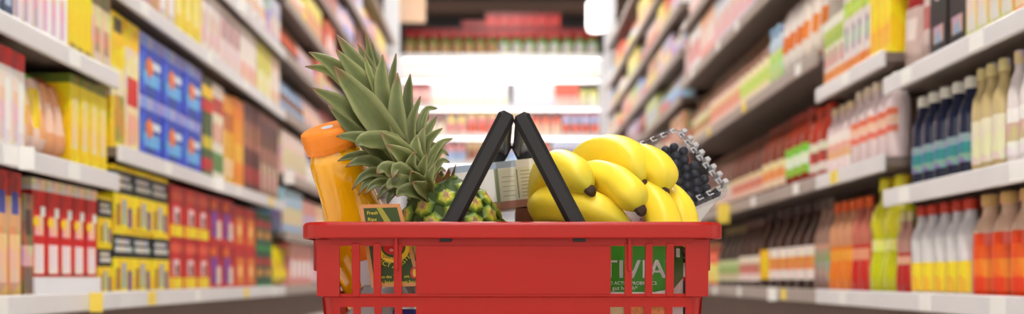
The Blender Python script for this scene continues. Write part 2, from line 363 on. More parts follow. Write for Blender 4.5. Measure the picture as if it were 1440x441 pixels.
run(-1, .515, 206, 291, 3, 'carton', .168, .2, (blue, [(0, 1, .8, 1, S(150, 160, 220)), (.08, .9, .2, .42, S(120, 180, 240)), (.55, .92, .5, .62, S(230, 236, 250)), (.02, .2, .1, .7, S(60, 110, 220))], (.42, .5, .16, .14, S(240, 130, 60))), 'bright blue box with orange disc stacked two high', 2)
run(-1, .515, 292, 306, 1, 'carton', .33, .18, (S(70, 90, 44), [(0, 1, .8, .92, yellow), (0, 1, .66, .78, S(210, 40, 40)), (0, 1, .3, .42, S(220, 196, 40)), (0, 1, .08, .2, S(200, 40, 44))]), 'dark green box with red and yellow bands right of the blue boxes')
run(-1, .515, 306, 321, 2, 'carton', .33, .18, (S(236, 226, 214), [(0, 1, .7, .86, S(200, 60, 50)), (0, 1, .1, .3, S(90, 150, 80)), (.2, .8, .4, .6, S(200, 120, 80))]), 'slim cream box with red and green bands')
run(-1, .515, 321, 336, 2, 'carton', .32, .18, (S(236, 170, 40), [(.1, .9, .6, .8, S(190, 80, 40)), (.2, .8, .1, .3, S(246, 230, 180))]), 'slim amber box with rust panel on the blue box shelf')
run(-1, .515, 336, 350, 2, 'carton', .33, .18, (S(244, 150, 10), [(.2, .8, .3, .5, S(250, 200, 60))]), 'slim bright orange box on the blue box shelf')
run(-1, .515, 350, 372, 3, 'carton', .34, .18, (S(96, 40, 36), [(.1, .9, .5, .8, S(170, 110, 90)), (.2, .8, .1, .3, S(190, 50, 44))]), 'slim maroon box with tan panel')
run(-1, .515, 372, 397, 4, 'carton', .34, .18, (S(150, 100, 84), [(.1, .9, .6, .9, S(80, 40, 36)), (.2, .8, .1, .4, S(214, 180, 160))]), 'slim tan box with dark maroon top')
for a, b, n, spec, lab in ((232, 256, 2, (S(222, 196, 184), [(.2, .8, .2, .6, white)]), 'greyish pink carton on the third left shelf'),
        (256, 291, 3, (S(244, 218, 60), [(.1, .6, .3, .7, S(250, 236, 150))]), 'lemon yellow carton on the third left shelf'),
        (291, 318, 3, (S(240, 226, 222), [(.2, .8, .2, .7, S(230, 190, 180))]), 'white carton with pink panel on the third left shelf'),
        (318, 345, 3, (S(236, 214, 214), [(.1, .9, .5, .8, S(200, 150, 150))]), 'pink carton with rose band on the third left shelf'),
        (345, 368, 3, (S(246, 232, 222), [(.1, .9, .1, .4, S(240, 180, 160))]), 'cream carton with peach base on the third left shelf'),
        (368, 388, 2, (S(226, 214, 90), [(.1, .9, .1, .5, S(246, 240, 190))]), 'yellow-green pack on the third left shelf'),
        (388, 399, 2, (S(240, 206, 180), [(.2, .8, .3, .7, white)]), 'peach carton with white panel on the third left shelf')):
    run(-1, .915, a, b, n, 'carton', .215, .18, spec, lab)
# ---- right, nearest bay
run(1, .15, 1264, 1343, 5, 'bottle', .208, .1, ('wide', S(226, 224, 226), S(250, 214, 60), S(190, 50, 40), (.04, .36), None, S(214, 212, 216)), 'clear bottle with yellow label and red cap at the lower right')
run(1, .15, 1345, 1450, 4, 'bottle', .21, .12, ('wide', S(236, 70, 20), S(240, 84, 30), S(206, 160, 130), (.06, .5), S(246, 130, 40), S(222, 186, 160)), 'orange-red bottle with beige top at the lower right corner')
run(1, .40, 1264, 1343, 5, 'bottle', .215, .1, ('wide', navy, S(150, 160, 184), S(226, 220, 224), (.16, .44), S(60, 130, 170)), 'dark navy bottle with silver cap on the middle right shelf')
run(1, .40, 1345, 1392, 3, 'bottle', .22, .1, ('wide', S(206, 184, 130), S(238, 226, 208), S(214, 190, 176), (.1, .5)), 'olive beige bottle beside the navy bottles')
run(1, .40, 1392, 1450, 3, 'bottle', .225, .12, ('jug', S(236, 226, 224), S(246, 240, 240), S(226, 196, 190), (.1, .5), S(220, 180, 176)), 'white jug bottle on the middle right shelf at the right edge')
run(1, .675, 1249, 1272, 1, 'pouch', .24, .13, (S(206, 180, 170), [(0, 1, .7, 1, S(160, 44, 44)), (.2, .8, .3, .6, S(230, 214, 206))]), 'greyish pouch with dark red top, first on the upper right shelf')
run(1, .675, 1272, 1296, 1, 'pouch', .25, .13, (S(222, 196, 190), [(0, 1, .72, 1, S(170, 60, 56)), (.2, .8, .3, .6, S(200, 120, 116))]), 'pinkish pouch with red top beside the black cartons')
run(1, .675, 1297, 1346, 2, 'carton', .24, .15, (S(36, 32, 34), [(.2, .8, .14, .3, S(180, 170, 170))], (.5, .62, .26, .24, S(226, 220, 220))), 'black carton with white disc on the upper right shelf')
run(1, .675, 1346, 1412, 4, 'carton', .22, .14, (S(216, 200, 130), [(.1, .9, .1, .5, S(232, 220, 186)), (.3, .8, .6, .8, S(190, 180, 90))]), 'khaki yellow carton beside the black cartons')
run(1, .675, 1412, 1450, 2, 'carton', .21, .14, (S(240, 150, 60), [(.1, .9, .1, .5, S(240, 206, 150))]), 'orange carton in the upper right corner')
# ---- right, second bay
run(1, .15, 1130, 1151, 2, 'bottle', .285, .1, ('sauce', S(150, 116, 100), S(176, 150, 136), S(90, 70, 60), (.1, .5)), 'dull silver-brown bottle between brown and amber bottles')
run(1, .15, 1151, 1182, 3, 'bottle', .26, .1, ('waist', S(238, 130, 30), S(244, 160, 60), S(220, 90, 30), (.34, .46), None, S(214, 150, 110)), 'amber orange drink bottle on the bottom right deck')
run(1, .15, 1182, 1203, 2, 'bottle', .26, .1, ('waist', S(206, 40, 24), S(236, 150, 130), S(220, 90, 30), (.34, .46), None, S(200, 110, 90)), 'red drink bottle between amber and yellow-green bottles')
run(1, .15, 1203, 1241, 2, 'bottle', .30, .16, ('waist', S(206, 210, 10), S(240, 240, 150), S(220, 200, 30), (.36, .46), None, S(214, 206, 40)), 'yellow-green drink bottle, tallest on the bottom right deck')
run(1, .15, 1245, 1263, 2, 'bottle', .20, .1, ('waist', S(190, 20, 16), S(236, 170, 160), S(210, 190, 180), (.36, .46), None, S(200, 150, 136)), 'deep red drink bottle right of the yellow-green bottles')
run(1, .49, 1150, 1180, 3, 'bottle', .2, .1, ('wide', S(238, 214, 214), S(246, 230, 228), S(226, 196, 196), (.08, .6), S(240, 170, 160)), 'pale pink bottle with white cap on the second right shelf')
run(1, .49, 1180, 1243, 5, 'bottle', .215, .1, ('wide', S(242, 222, 222), S(240, 120, 100), S(236, 214, 214), (.3, .58), S(246, 200, 190)), 'white bottle with coral red label on the second right shelf')
run(1, .75, 1150, 1178, 4, 'carton', .2, .12, (S(236, 230, 206), [(0, 1, 0, .24, S(240, 150, 70)), (0, 1, .6, .85, S(190, 210, 90)), (.2, .8, .3, .55, S(210, 130, 120))]), 'white and lime carton with orange base')
run(1, .75, 1178, 1214, 4, 'carton', .23, .12, (S(232, 226, 214), [(0, 1, 0, .2, S(236, 140, 60)), (0, 1, .7, .9, S(196, 214, 80)), (.3, .7, .3, .6, S(160, 150, 150))]), 'pale carton with lime top band left of the yellow cartons')
run(1, .75, 1214, 1243, 3, 'carton', .25, .14, (S(252, 214, 30), [(.1, .9, .1, .3, S(250, 190, 50))]), 'golden yellow carton on the upper right shelf')
# ---- right, long bay of brown bottles
run(1, .15, 1068, 1130, 5, 'bottle', .285, .1, ('sauce', dbrown, S(240, 226, 220), S(70, 50, 44), (.12, .5), S(236, 140, 80)), 'dark brown sauce bottle with white and orange label')
run(1, .15, 1054, 1068, 1, 'bottle', .285, .1, ('sauce', dbrown, S(246, 196, 40), S(60, 44, 40), (.12, .5)), 'dark brown sauce bottle with yellow label')
run(1, .15, 1028, 1054, 3, 'bottle', .27, .1, ('sauce', S(70, 44, 36), S(240, 220, 216), S(96, 70, 60), (.1, .46), S(214, 120, 110)), 'brown bottle with pinkish white label beside the yellow labels')
run(1, .15, 1000, 1028, 4, 'bottle', .26, .1, ('sauce', S(64, 48, 36), S(214, 206, 180), S(120, 110, 70), (.1, .44), S(170, 180, 110)), 'small dark bottle with greenish label next to the basket')
run(1, .49, 1122, 1147, 2, 'bottle', .235, .12, ('jug', S(184, 60, 36), S(236, 226, 216), S(190, 60, 40), (.12, .5), S(190, 70, 60)), 'rust red bottle with white label at the end of its shelf')
run(1, .49, 1090, 1122, 3, 'bottle', .25, .12, ('jug', S(150, 52, 30), S(150, 200, 70), S(150, 56, 40), (.16, .54), S(236, 240, 220)), 'brownish red bottle with bright green label')
run(1, .49, 1060, 1090, 3, 'bottle', .25, .1, ('jug', S(130, 60, 40), S(240, 214, 190), S(120, 60, 46), (.1, .46), S(240, 150, 90)), 'brown bottle with cream and orange label left of the green labels')
run(1, .49, 1018, 1060, 5, 'bottle', .24, .1, ('jug', S(110, 62, 48), S(236, 200, 186), S(100, 60, 50), (.1, .44), S(220, 130, 110)), 'brown bottle with pink label right of the blueberries')
run(1, .49, 985, 1018, 6, 'bottle', .24, .1, ('jug', S(120, 84, 70), S(226, 204, 196), S(110, 80, 70), (.1, .44)), 'taupe bottle with pale label above the blueberry box')
run(1, .865, 1112, 1148, 3, 'pouch', .275, .16, (S(240, 226, 214), [(.3, .9, .3, .6, S(240, 140, 70)), (0, .3, .2, .6, S(190, 210, 120)), (0, 1, .86, 1, S(176, 70, 50)), (0, 1, 0, .14, S(190, 90, 80))]), 'large white pouch with orange picture and red top on the upper right')
run(1, .865, 1086, 1112, 3, 'pouch', .28, .16, (S(236, 226, 220), [(.3, .9, .3, .55, S(226, 120, 60)), (0, 1, .88, 1, S(150, 60, 44)), (0, .3, .1, .5, S(170, 200, 90))]), 'white pouch with rust top seal beside the large pouches')
run(1, .865, 1070, 1086, 2, 'jar', .22, .12, ('jar', S(190, 206, 220), S(206, 220, 150), S(160, 190, 220), (.1, .6)), 'pale blue jar with lime label')
run(1, .865, 1030, 1070, 5, 'bottle', .24, .1, ('sauce', S(150, 110, 90), S(244, 230, 200), S(120, 90, 76), (.06, .56), S(214, 226, 120)), 'tan bottle with cream and lime label on the upper right shelf')
run(1, .865, 990, 1030, 7, 'bottle', .24, .1, ('sauce', S(156, 120, 106), S(244, 214, 200), S(120, 96, 86), (.06, .56), S(240, 160, 140)), 'tan bottle with coral label on the upper right shelf')
run(1, .865, 965, 990, 5, 'bottle', .22, .1, ('sauce', S(170, 130, 110), S(236, 220, 200), S(130, 100, 90), (.06, .56), S(200, 150, 110)), 'small tan bottle with beige label behind the blueberry box')
for a, b, n, spec, lab in ((1000, 1050, 6, (S(226, 214, 224), [(.2, .8, .2, .6, S(240, 180, 170)), (0, 1, .8, 1, S(170, 170, 196))]), 'lilac carton on the high right shelf'),
        (980, 1000, 5, (S(238, 176, 160), [(.2, .8, .3, .7, white)]), 'salmon carton on the high right shelf'),
        (965, 980, 4, (S(240, 234, 236), [(.2, .8, .3, .7, S(210, 60, 60))]), 'white carton with red mark on the high right shelf'),
        (959, 965, 2, (S(200, 160, 146), [(.2, .8, .2, .6, S(236, 210, 200))]), 'rosy brown carton on the high right shelf')):
    run(1, 1.21, a, b, n, 'carton', .23, .16, spec, lab)
# ---- far bays: pastel rows
PAST = [('pale pink', S(242, 208, 204)), ('white', S(246, 240, 238)), ('peach', S(244, 200, 168)), ('lemon', S(246, 226, 130)), ('rose', S(226, 150, 146)), ('cream', S(244, 230, 206)),
        ('coral', S(230, 110, 84)), ('tan', S(196, 150, 120)), ('lilac', S(200, 190, 220)), ('pale green', S(206, 222, 160)), ('brown', S(130, 84, 66)), ('sky blue', S(170, 196, 230))]
lev = ['bottom', 'second', 'third', 'fourth', 'fifth', 'sixth', 'seventh', 'eighth']
def far_fill(side, y0, y1, hs, bayname, kinds, skip=()):
    for i, h in enumerate(hs):
        if i in skip: continue
        clear = (hs[i+1]-h if i+1 < len(hs) else .27)-.05
        y = y0+.02; used = set()
        while y < y1-.1:
            L = min(random.uniform(.3, .6), y1-y-.02); w = random.uniform(.075, .13); n = max(1, int(L/w)); w = L/n
            nm, c = random.choice([q for q in PAST if q[0] not in used] or PAST); used.add(nm)
            nm2, c2 = random.choice([q for q in PAST if q[0] != nm]); H = min(clear*random.uniform(.82, .96), .30); kd = random.choice(kinds)
            if kd == 'carton': D = .16; parts = pack_box(w*.96, H, D, c, [(.15, .85, .2, .6, c2)])
            elif kd == 'pouch': D = .12; parts = pack_bag(w*.96, H, D, c, [(.2, .8, .3, .6, c2)])
            else: D = w*.95; parts = pack_bottle(w*.97, H, D, 'sauce' if kd == 'bottle' else 'jar', c, c2, PAST[random.randrange(12)][1], (.1, .5))
            lab = '%s %s with %s %s, %s shelf, %s' % (nm, kd, nm2, 'panel' if kd in ('carton', 'pouch') else 'label', lev[i], bayname)
            for k in range(n): add(kd, parts, side*(W+.016+D/2), y+(k+.5)*w, h+.0005, -side*math.pi/2, which(lab, k, n, 0, 1), lab, w, H)
            y += L
names_far = ['first bay past blue boxes', 'second bay past blue boxes', 'third bay past blue boxes', 'last left bay']
run(-1, .15, 390, 411, 3, 'pouch', .195, .12, (S(248, 226, 30), [(.2, .7, .3, .5, S(240, 200, 60))]), 'bright yellow pouch on the bottom shelf left of the basket')
far_fill(-1, at(7.12), at(8.58), HL3[:1], names_far[0], ['carton', 'jar'])
for i in range(4): far_fill(-1, far_edges[i], far_edges[i+1], HL3, names_far[i], ['carton', 'carton', 'pouch', 'bottle', 'jar'], skip=(0,) if i == 0 else ())
far_fill(-1, at(3.9), at(6.86), HL2, 'bay holding the blue boxes', ['carton', 'carton', 'pouch'], skip=(0, 1, 2))
namesr = ['first bay past brown bottles', 'second bay past brown bottles', 'third bay past brown bottles', 'last right bay']
for i in range(4): far_fill(1, far_edges_r[i], far_edges_r[i+1], HR4, namesr[i], ['carton', 'bottle', 'bottle', 'jar', 'carton'])
far_fill(1, at(7.1), at(8.28), HR3[:1], 'bay of brown bottles', ['bottle'])
far_fill(1, at(4.75), at(8.28), HR3, 'bay of brown bottles', ['carton', 'jar'], skip=(0, 1, 2, 3))

# ---- end of the aisle
EY = at(15.0)
t = thing('end_display', (0, EY, 0), 'bright shelf unit closing the far end of the aisle', 'shelf unit')
obj('back_panel', boxm('back_panel', -.98, .98, .42, .44, 0, 2.32), M_white, t)
for x in (-.98, .95): obj('side_panel', boxm('side_panel', x, x+.03, 0.0, .42, 0, 2.32), M_white, t)
HE = (.15, .46, .74, 1.02, 1.30, 1.57, 1.85, 2.12, 2.33)
for h in HE:
    sh = obj('shelf', boxm('shelf', -.95, .95, 0.012, .42, h-.025, h), M_white, t)
    bevel(obj('price_rail', boxm('price_rail', -.95, .95, 0.0, .012, h-.045, h+.008), M_rail, sh), .003)
for h in HE[4:]:
    o = obj('strip_light', boxm('strip_light', -.94, .94, .02, .05, h-.05, h-.027), M_cooler, t)
def end_run(h, x0, x1, n, kind, H, D, spec, label, dy=.06, stack=1, z0=0):
    p = (x1-x0)/n; w = p*.95
    parts = pack_box(w, H, D, *spec) if kind == 'carton' else pack_bottle(w, H, min(D, w), *spec)
    for i in range(n):
        for k in range(stack): add(kind, parts, x0+(i+.5)*p, EY+dy+D/2, h+.0005+z0+k*(H+.001), 0, which(label, i, n, k, stack, ORL), label, w, H)
X = lambda px: (px-VX)/F*(EY-CY)
end_run(2.33, X(566), X(700), 8, 'jar', .2, .12, ('jar', S(72, 96, 16), S(170, 130, 80), S(150, 30, 30), (.15, .62)), 'olive green jar with tan label on top of the end display')
end_run(2.33, X(700), X(844), 8, 'jar', .2, .12, ('jar', S(70, 116, 34), S(190, 190, 160), S(170, 36, 36), (.15, .62)), 'green jar with pale pink label on top of the end display')
rb = (S(140, 18, 18), [(.1, .9, .2, .5, S(176, 44, 38)), (0, 1, .86, 1, S(90, 12, 12))])
end_run(2.33, X(566), X(648), 5, 'carton', .15, .14, rb, 'red carton in the low stack behind the olive jars', .21, 2)
end_run(2.33, X(648), X(682), 2, 'carton', .155, .14, rb, 'red carton in the middle step of the far stack', .21, 2)
end_run(2.33, X(648), X(682), 2, 'carton', .06, .14, rb, 'small red carton topping the middle step of the far stack', .21, 1, .314)
end_run(2.33, X(682), X(790), 6, 'carton', .15, .14, (S(160, 24, 22), [(.1, .9, .2, .6, S(190, 60, 52)), (0, 1, .86, 1, S(110, 16, 14))]), 'bright red carton in the tall middle stack at the far end', .21, 3)
end_run(2.33, X(790), X(844), 3, 'carton', .15, .14, rb, 'red carton in the stack at the right of the far display', .21, 2)
end_run(2.12, X(566), X(625), 5, 'carton', .15, .2, (S(236, 214, 208), [(.1, .9, .2, .6, white)]), 'pale rose carton under the top of the end display')
end_run(2.12, X(625), X(844), 15, 'carton', .145, .2, (white, [(.2, .8, .2, .5, S(246, 236, 206))]), 'small white carton under the top of the end display')
end_run(1.85, X(566), X(605), 3, 'carton', .2, .2, (S(214, 150, 140), [(.1, .9, .3, .7, S(240, 196, 190)), (0, 1, .8, 1, S(150, 80, 76))]), 'rose carton at the left of the overexposed far shelf')
end_run(1.85, X(605), X(715), 8, 'carton', .22, .2, (white, [(.2, .8, .1, .3, S(240, 226, 190))]), 'white carton on the brightest far shelf')
end_run(1.85, X(722), X(780), 4, 'carton', .23, .2, (S(246, 244, 250), [(0, 1, .0, .1, S(170, 90, 220))]), 'white carton with violet base strip on the far shelf')
end_run(1.85, X(780), X(814), 3, 'carton', .21, .2, (S(236, 110, 90), [(.1, .9, .1, .4, S(246, 210, 200))]), 'coral carton on the right of the far shelf')
end_run(1.85, X(814), X(844), 2, 'jar', .19, .2, ('jar', S(226, 226, 130), S(246, 244, 200), S(90, 90, 60), (.1, .6)), 'pale yellow jar on the right of the far shelf')
for h, nm in ((1.57, 'second lit'), (1.30, 'third lit'), (1.02, 'lowest visible')):
    x = 566; used = set()
    while x < 840:
        wpx = min(random.choice((30, 45, 60)), 845-x); n = max(1, round(wpx/14)); q = random.choice([q for q in PAST if q[0] not in used] or PAST); used.add(q[0]); q2 = random.choice(PAST); kd = random.choice(['carton', 'jar', 'bottle'])
        spec = (q[1], [(.1, .9, .2, .6, q2[1])]) if kd == 'carton' else ('jar' if kd == 'jar' else 'sauce', q[1], q2[1], PAST[random.randrange(12)][1], (.1, .55))
        end_run(h, X(x), X(x+wpx), n, kd, .2 if kd != 'bottle' else .215, .14, spec, '%s %s on the %s shelf of the far display' % (q[0], kd, nm)); x += wpx
t = thing('pendant_lamp', P(839, 22, at(13.4)), 'glowing white pendant lamp by the right post at the far end', 'lamp')
v, f, c = lathe([(.075, -.13, white), (.085, -.1, white), (.085, .1, white), (.06, .13, white)], 20); obj('shade', mesh('shade', v, f, None, True), M_pend, t)
obj('cord', boxm('cord', -.006, .006, -.006, .006, .13, 3.45-t.location.z), M_black, t)
t = thing('hanging_sign', P(580, 8, at(14.6)), 'cream hanging board above the left end of the far display', 'sign')
bevel(obj('board', boxm('board', -.12, .12, -.015, .015, -.16, .28), mat('cream_board', S(226, 190, 160), .5), t), .01)
obj('hanger', boxm('hanger', -.004, .004, -.004, .004, .28, 3.45-t.location.z), M_black, t)

# ---- link the packs: the 270 largest of each kind as things, the rest as one mass
CACHE = {}
CAT = {'carton': 'box', 'bottle': 'bottle', 'jar': 'jar', 'pouch': 'pouch'}
for kd in CAT:
    L = sorted([i for i in ITEMS if i['kind'] == kd], key=lambda i: -i['size'])
    for it in L[:280]:
        key = id(it['parts']); small = it['loc'][1] > at(8.2)
        if key not in CACHE:
            if small:
                V, Fa, C = [], [], []
                for n, v, f, c, s, m in it['parts']:
                    o = len(V); V += v; Fa += [tuple(q+o for q in ff) for ff in f]; C += c
                CACHE[key] = [(kd, mesh(kd, V, Fa, C, False), M_print)]
            else: CACHE[key] = [(n, mesh(n, v, f, c, s), m) for n, v, f, c, s, m in it['parts']]
        ms = CACHE[key]
        if len(ms) == 1:
            o = obj(kd, ms[0][1], ms[0][2], None, it['loc'], it['rz']); tag(o, it['label'], CAT[kd], it['group'])
        else:
            o = thing(kd, it['loc'], it['label'], CAT[kd], it['group'], (0, 0, it['rz']))
            for n, me, m in ms: obj(n, me, m, o)
    if L[280:]:
        V, Fa, C = [], [], []
        for it in L[280:]:
            R = Matrix.Translation(it['loc']) @ Matrix.Rotation(it['rz'], 4, 'Z')
            for n, v, f, c, s, m in it['parts']:
                o = len(V); V += [R @ Vector(q) for q in v]; Fa += [tuple(q+o for q in ff) for ff in f]; C += c
        o = obj('distant_%s_rows' % kd, mesh('distant', V, Fa, C), M_print); tag(o, 'rows of tiny blurred %ss filling the farthest aisle shelves' % kd, CAT[kd]+' rows', None, 'stuff')

# ------------------------------------------------------------------ shopping basket
BY0 = 1.68; BX = (721-VX)/F*(BY0-CY); BD = 0.29
px2x = lambda px: (px-721)/F*(BY0-CY)           # basket-local x from a pixel on the front
hz = lambda py: CH+(VY-py)/F*(BY0-CY)
BC = BY0+BD/2
bk = thing('shopping_basket', (BX, BC, 0), 'red plastic shopping basket with two black handles raised, full of groceries', 'basket')
def rrect(hx, hy, r, n=6):
    out = []
    for cx, cy, a0 in ((hx-r, -hy+r, -90), (hx-r, hy-r, 0), (-hx+r, hy-r, 90), (-hx+r, -hy+r, 180)):
        for i in range(n+1):
            a = math.radians(a0+90*i/n); out.append((cx+r*math.cos(a), cy+r*math.sin(a)))
    return out
# rim: swept section
rt, rbm = hz(311), hz(334.5)
sec = [(0, rbm), (0, rt-.003), (-.003, rt), (-.014, rt), (-.017, rt-.003), (-.017, rt-.010), (-.004, rt-.010), (-.0035, rbm)]
V, Fa = [], []; HX, HY = (1022-419)/2/F*(BY0-CY), BD/2
ns = len(rrect(1, 1, .1))
for o_, z in sec:
    for x, y in rrect(HX+o_, HY+o_, .03+o_): V.append((x, y, z))
for i in range(len(sec)):
    j = (i+1) % len(sec)
    for s in range(ns): Fa.append((i*ns+s, i*ns+(s+1) % ns, j*ns+(s+1) % ns, j*ns+s))
rim = obj('rim', mesh('rim', V, Fa), M_red, bk); bevel(rim, .0026, 3)
# walls: perimeter grid with slots
def inset(z):   # taper of the wall inward from the rim edge
    base = .0125+(rbm-z)*.075
    if z < hz(417.5): base += .0028
    return base
front = [px2x(p) for p in (474, 492.5, 503.5, 523, 533.5, 552, 563, 583, 861, 881, 891, 910, 920, 939.5, 950.5, 969)]
slot_f = [(front[i], front[i+1]) for i in (0, 2, 4, 6, 8, 10, 12, 14)]
ends = [(-.105+i*.0255, -.105+i*.0255+.015) for i in range(9)]
zs = sorted({rbm+.004, hz(345), hz(413), hz(416.8), hz(418.2), hz(432), .108, .094, .042, .030, .004})
rows = [(hz(413), hz(345)), (.108, hz(432)), (.042, .094)]
def per():
    """list of (x,y weights) around the perimeter: ('f', x) etc."""
    P_ = []; r = .022
    ex, ey = HX-.0125, HY-.0125
    P_ += [('f', x) for x in [-ex+r]+sorted(v for s in slot_f for v in s)+[ex-r]]
    P_ += [('c', 0, a) for a in (-72, -54, -36, -18)]
    P_ += [('r', y) for y in [-ey+r]+sorted(v for s in ends for v in s)+[ey-r]]
    P_ += [('c', 1, a) for a in (18, 36, 54, 72)]
    P_ += [('b', x) for x in [ex-r]+sorted((v for s in slot_f for v in s), reverse=True)+[-ex+r]]
    P_ += [('c', 2, a) for a in (108, 126, 144, 162)]
    P_ += [('l', y) for y in [ey-r]+sorted((v for s in ends for v in s), reverse=True)+[-ey+r]]
    P_ += [('c', 3, a) for a in (198, 216, 234, 252)]
    return P_
PR = per(); r = .022; V, Fa = [], []
for z in zs:
    i = inset(z); ex, ey = HX-i, HY-i
    for q in PR:
        if q[0] == 'f': V.append((q[1], -ey, z))
        elif q[0] == 'b': V.append((q[1], ey, z))
        elif q[0] == 'r': V.append((ex, q[1], z))
        elif q[0] == 'l': V.append((-ex, q[1], z))
        else:
            cx, cy = ((ex-r, -ey+r), (ex-r, ey-r), (-ex+r, ey-r), (-ex+r, -ey+r))[q[1]]; a = math.radians(q[2]); V.append((cx+r*math.cos(a), cy+r*math.sin(a), z))
n = len(PR)
def slot(a, b, sl): return any(abs(min(a, b)-s[0]) < 1e-6 and abs(max(a, b)-s[1]) < 1e-6 for s in sl)
for j in range(len(zs)-1):
    inrow = any(zs[j] >= a-1e-6 and zs[j+1] <= b+1e-6 for a, b in rows)
    for s in range(n):
        t_ = (s+1) % n; a, b = PR[s], PR[t_]
        if inrow and a[0] == b[0] and a[0] != 'c' and slot(a[1], b[1], slot_f if a[0] in 'fb' else ends): continue
        Fa.append((j*n+s, j*n+t_, (j+1)*n+t_, (j+1)*n+s))
wall = obj('wall', mesh('wall', V, Fa), M_red, bk)
so = wall.modifiers.new('solid', 'SOLIDIFY'); so.thickness = .0032; so.offset = -1
bevel(wall, .0007, 2)
ib = inset(.004); V = [(x, y, z) for z in (.002, .008) for x, y in rrect(HX-ib, HY-ib, .022)]
Fa = [tuple(range(ns-1, -1, -1)), tuple(range(ns, 2*ns))]+[(s, (s+1) % ns, ns+(s+1) % ns, ns+s) for s in range(ns)]
obj('base', mesh('base', V, Fa), M_red, bk)
# rounded bars, ribs and corner tabs standing proud of the wall
yf = lambda z: -(HY-inset(z))
def bar_mesh(w, z0, z1, proud):
    pts = [(w/2, z1)]+[(w/2*math.cos(a), z0+w/2+w/2*math.sin(a)) for a in [math.radians(-d) for d in range(0, 181, 20)]]+[(-w/2, z1)]
    V = [(x, yf(z)-proud, z) for x, z in pts]+[(x, yf(z)+.001, z) for x, z in pts]; k = len(pts)
    return mesh('bar', V, [tuple(range(k))[::-1], tuple(range(k, 2*k))]+[(i, (i+1) % k, (i+1) % k+k, i+k) for i in range(k)])
for a, b in ((492.5, 503.5), (523, 533.5), (552, 563), (881, 891), (910, 920), (939.5, 950.5)):
    o = obj('bar', bar_mesh(px2x(b)-px2x(a)+.0004, hz(417.5), hz(341), .0016), M_red, bk, ((px2x(a)+px2x(b))/2, 0, 0)); bevel(o, .0008)
for a in (556, 887):
    o = obj('rib', bar_mesh(.0036, hz(381), rbm+.001, .0055), M_red, bk, (px2x(a), 0, 0)); bevel(o, .0008)
o = obj('centre_panel', boxm('centre_panel', px2x(583)+.0004, px2x(861)-.0004, yf(hz(345))-.0012, yf(hz(345))+.004, hz(413.5), hz(344.5)), M_red, bk)
o.data.vertices[0].co.y += .004; o.data.vertices[1].co.y += .004; bevel(o, .0008)
for s in (-1, 1):
    o = obj('end_tab', boxm('end_tab', -.0035, .0035, -.09, .09, hz(380), rbm+.002), M_red, bk, (s*(HX-.0045), 0.03, 0)); bevel(o, .002)
    o = obj('corner_skirt', boxm('corner_skirt', -.0125, .0125, -.0015, .0015, hz(417), rbm), M_red, bk, (s*(px2x(984)-.0005), yf(hz(376))-.0003, 0)); bevel(o, .0008)
# handles
def handle(pxb, pxt, pyt, s):
    a = P(pxb, 330, BY0+.017); b = P(pxt, pyt, BY0+.017)
    a = Vector((a.x-BX, 0, a.z)); b = Vector((b.x-BX, 0, b.z)); d = (b-a).normalized(); w = Vector((d.z, 0, -d.x))
    if w.x < 0: w = -w
    h = obj('handle', None, None, bk); h.empty_display_size = .02
    hw = .0096
    def legm(y0, y1):
        V = []
        for y in (y0, y1):
            for p, q in ((a, -1), (a, 1), (b, 1), (b, -1)):
                v = p+w*q*hw; V.append((v.x, y, v.z))
        return mesh('leg', V, [(0, 1, 2, 3), (7, 6, 5, 4), (0, 4, 5, 1), (1, 5, 6, 2), (2, 6, 7, 3), (3, 7, 4, 0)])
    yF, yB = -HY+.019, HY-.019
    bevel(obj('leg', legm(yF-.001, yF+.014), M_black, h), .0042, 1)
    bevel(obj('leg', legm(yB-.014, yB), M_black, h), .0042, 1)
    c = b-d*.011; V = []
    for y in (yF+.012, yB-.012):
        for p, q in ((c-d*.009, -.8), (c-d*.009, .8), (c+d*.009, .8), (c+d*.009, -.8)):
            v = p+w*q*hw; V.append((v.x, y, v.z))
    bevel(obj('grip', mesh('grip', V, [(0, 1, 2, 3), (7, 6, 5, 4), (0, 4, 5, 1), (1, 5, 6, 2), (2, 6, 7, 3), (3, 7, 4, 0)]), M_black, h), .003, 2)
    c = b-d*.024+w*s*hw*.2; cl = obj('clip', boxm('clip', c.x-.004, c.x+.004, yF+.013, yF+.05, c.z-.006, c.z+.01), M_steel, h); bevel(cl, .001)
    pe = px2x(626) if s > 0 else px2x(816)
    bevel(obj('pivot_peg', boxm('pivot_peg', pe-.0065, pe+.0065, -HY+.0085, -HY+.018, hz(339), hz(333)), M_black, h), .0008)
handle(625, 715, 157, 1); handle(820, 731, 159, -1)

# ------------------------------------------------------------------ juice bottle
M_juice = mat('orange_juice', S(252, 178, 6), 0.08, var=0.10, scale=14, coat=0.8, sss=0.2)
M_cap = mat('orange_cap', S(250, 140, 34), 0.4, var=0.04, scale=20)
top = P(458, 178, 1.795); ax = Vector((-.25, -.34, .90)).normalized()
bl = .29; bot = top-ax*bl
q = Vector((0, 0, 1)).rotation_difference(ax)
jb = thing('juice_bottle', bot, 'tall orange juice bottle with wide orange cap leaning at the left of the basket', 'bottle', rot=q.to_euler())
def lathe2(prof, seg, mod=None, lobes=0):
    V, Fa = [], []
    for i, (r_, z) in enumerate(prof):
        for s in range(seg):
            a = 2*math.pi*s/seg; k = 1+(mod(i, a) if mod else 0); V.append((r_*k*math.cos(a), r_*k*math.sin(a), z))
    for i in range(len(prof)-1):
        for s in range(seg): Fa.append((i*seg+s, i*seg+(s+1) % seg, (i+1)*seg+(s+1) % seg, (i+1)*seg+s))
    Fa.append(tuple(range(seg-1, -1, -1))); n = len(prof)-1; Fa.append(tuple(n*seg+s for s in range(seg)))
    return V, Fa
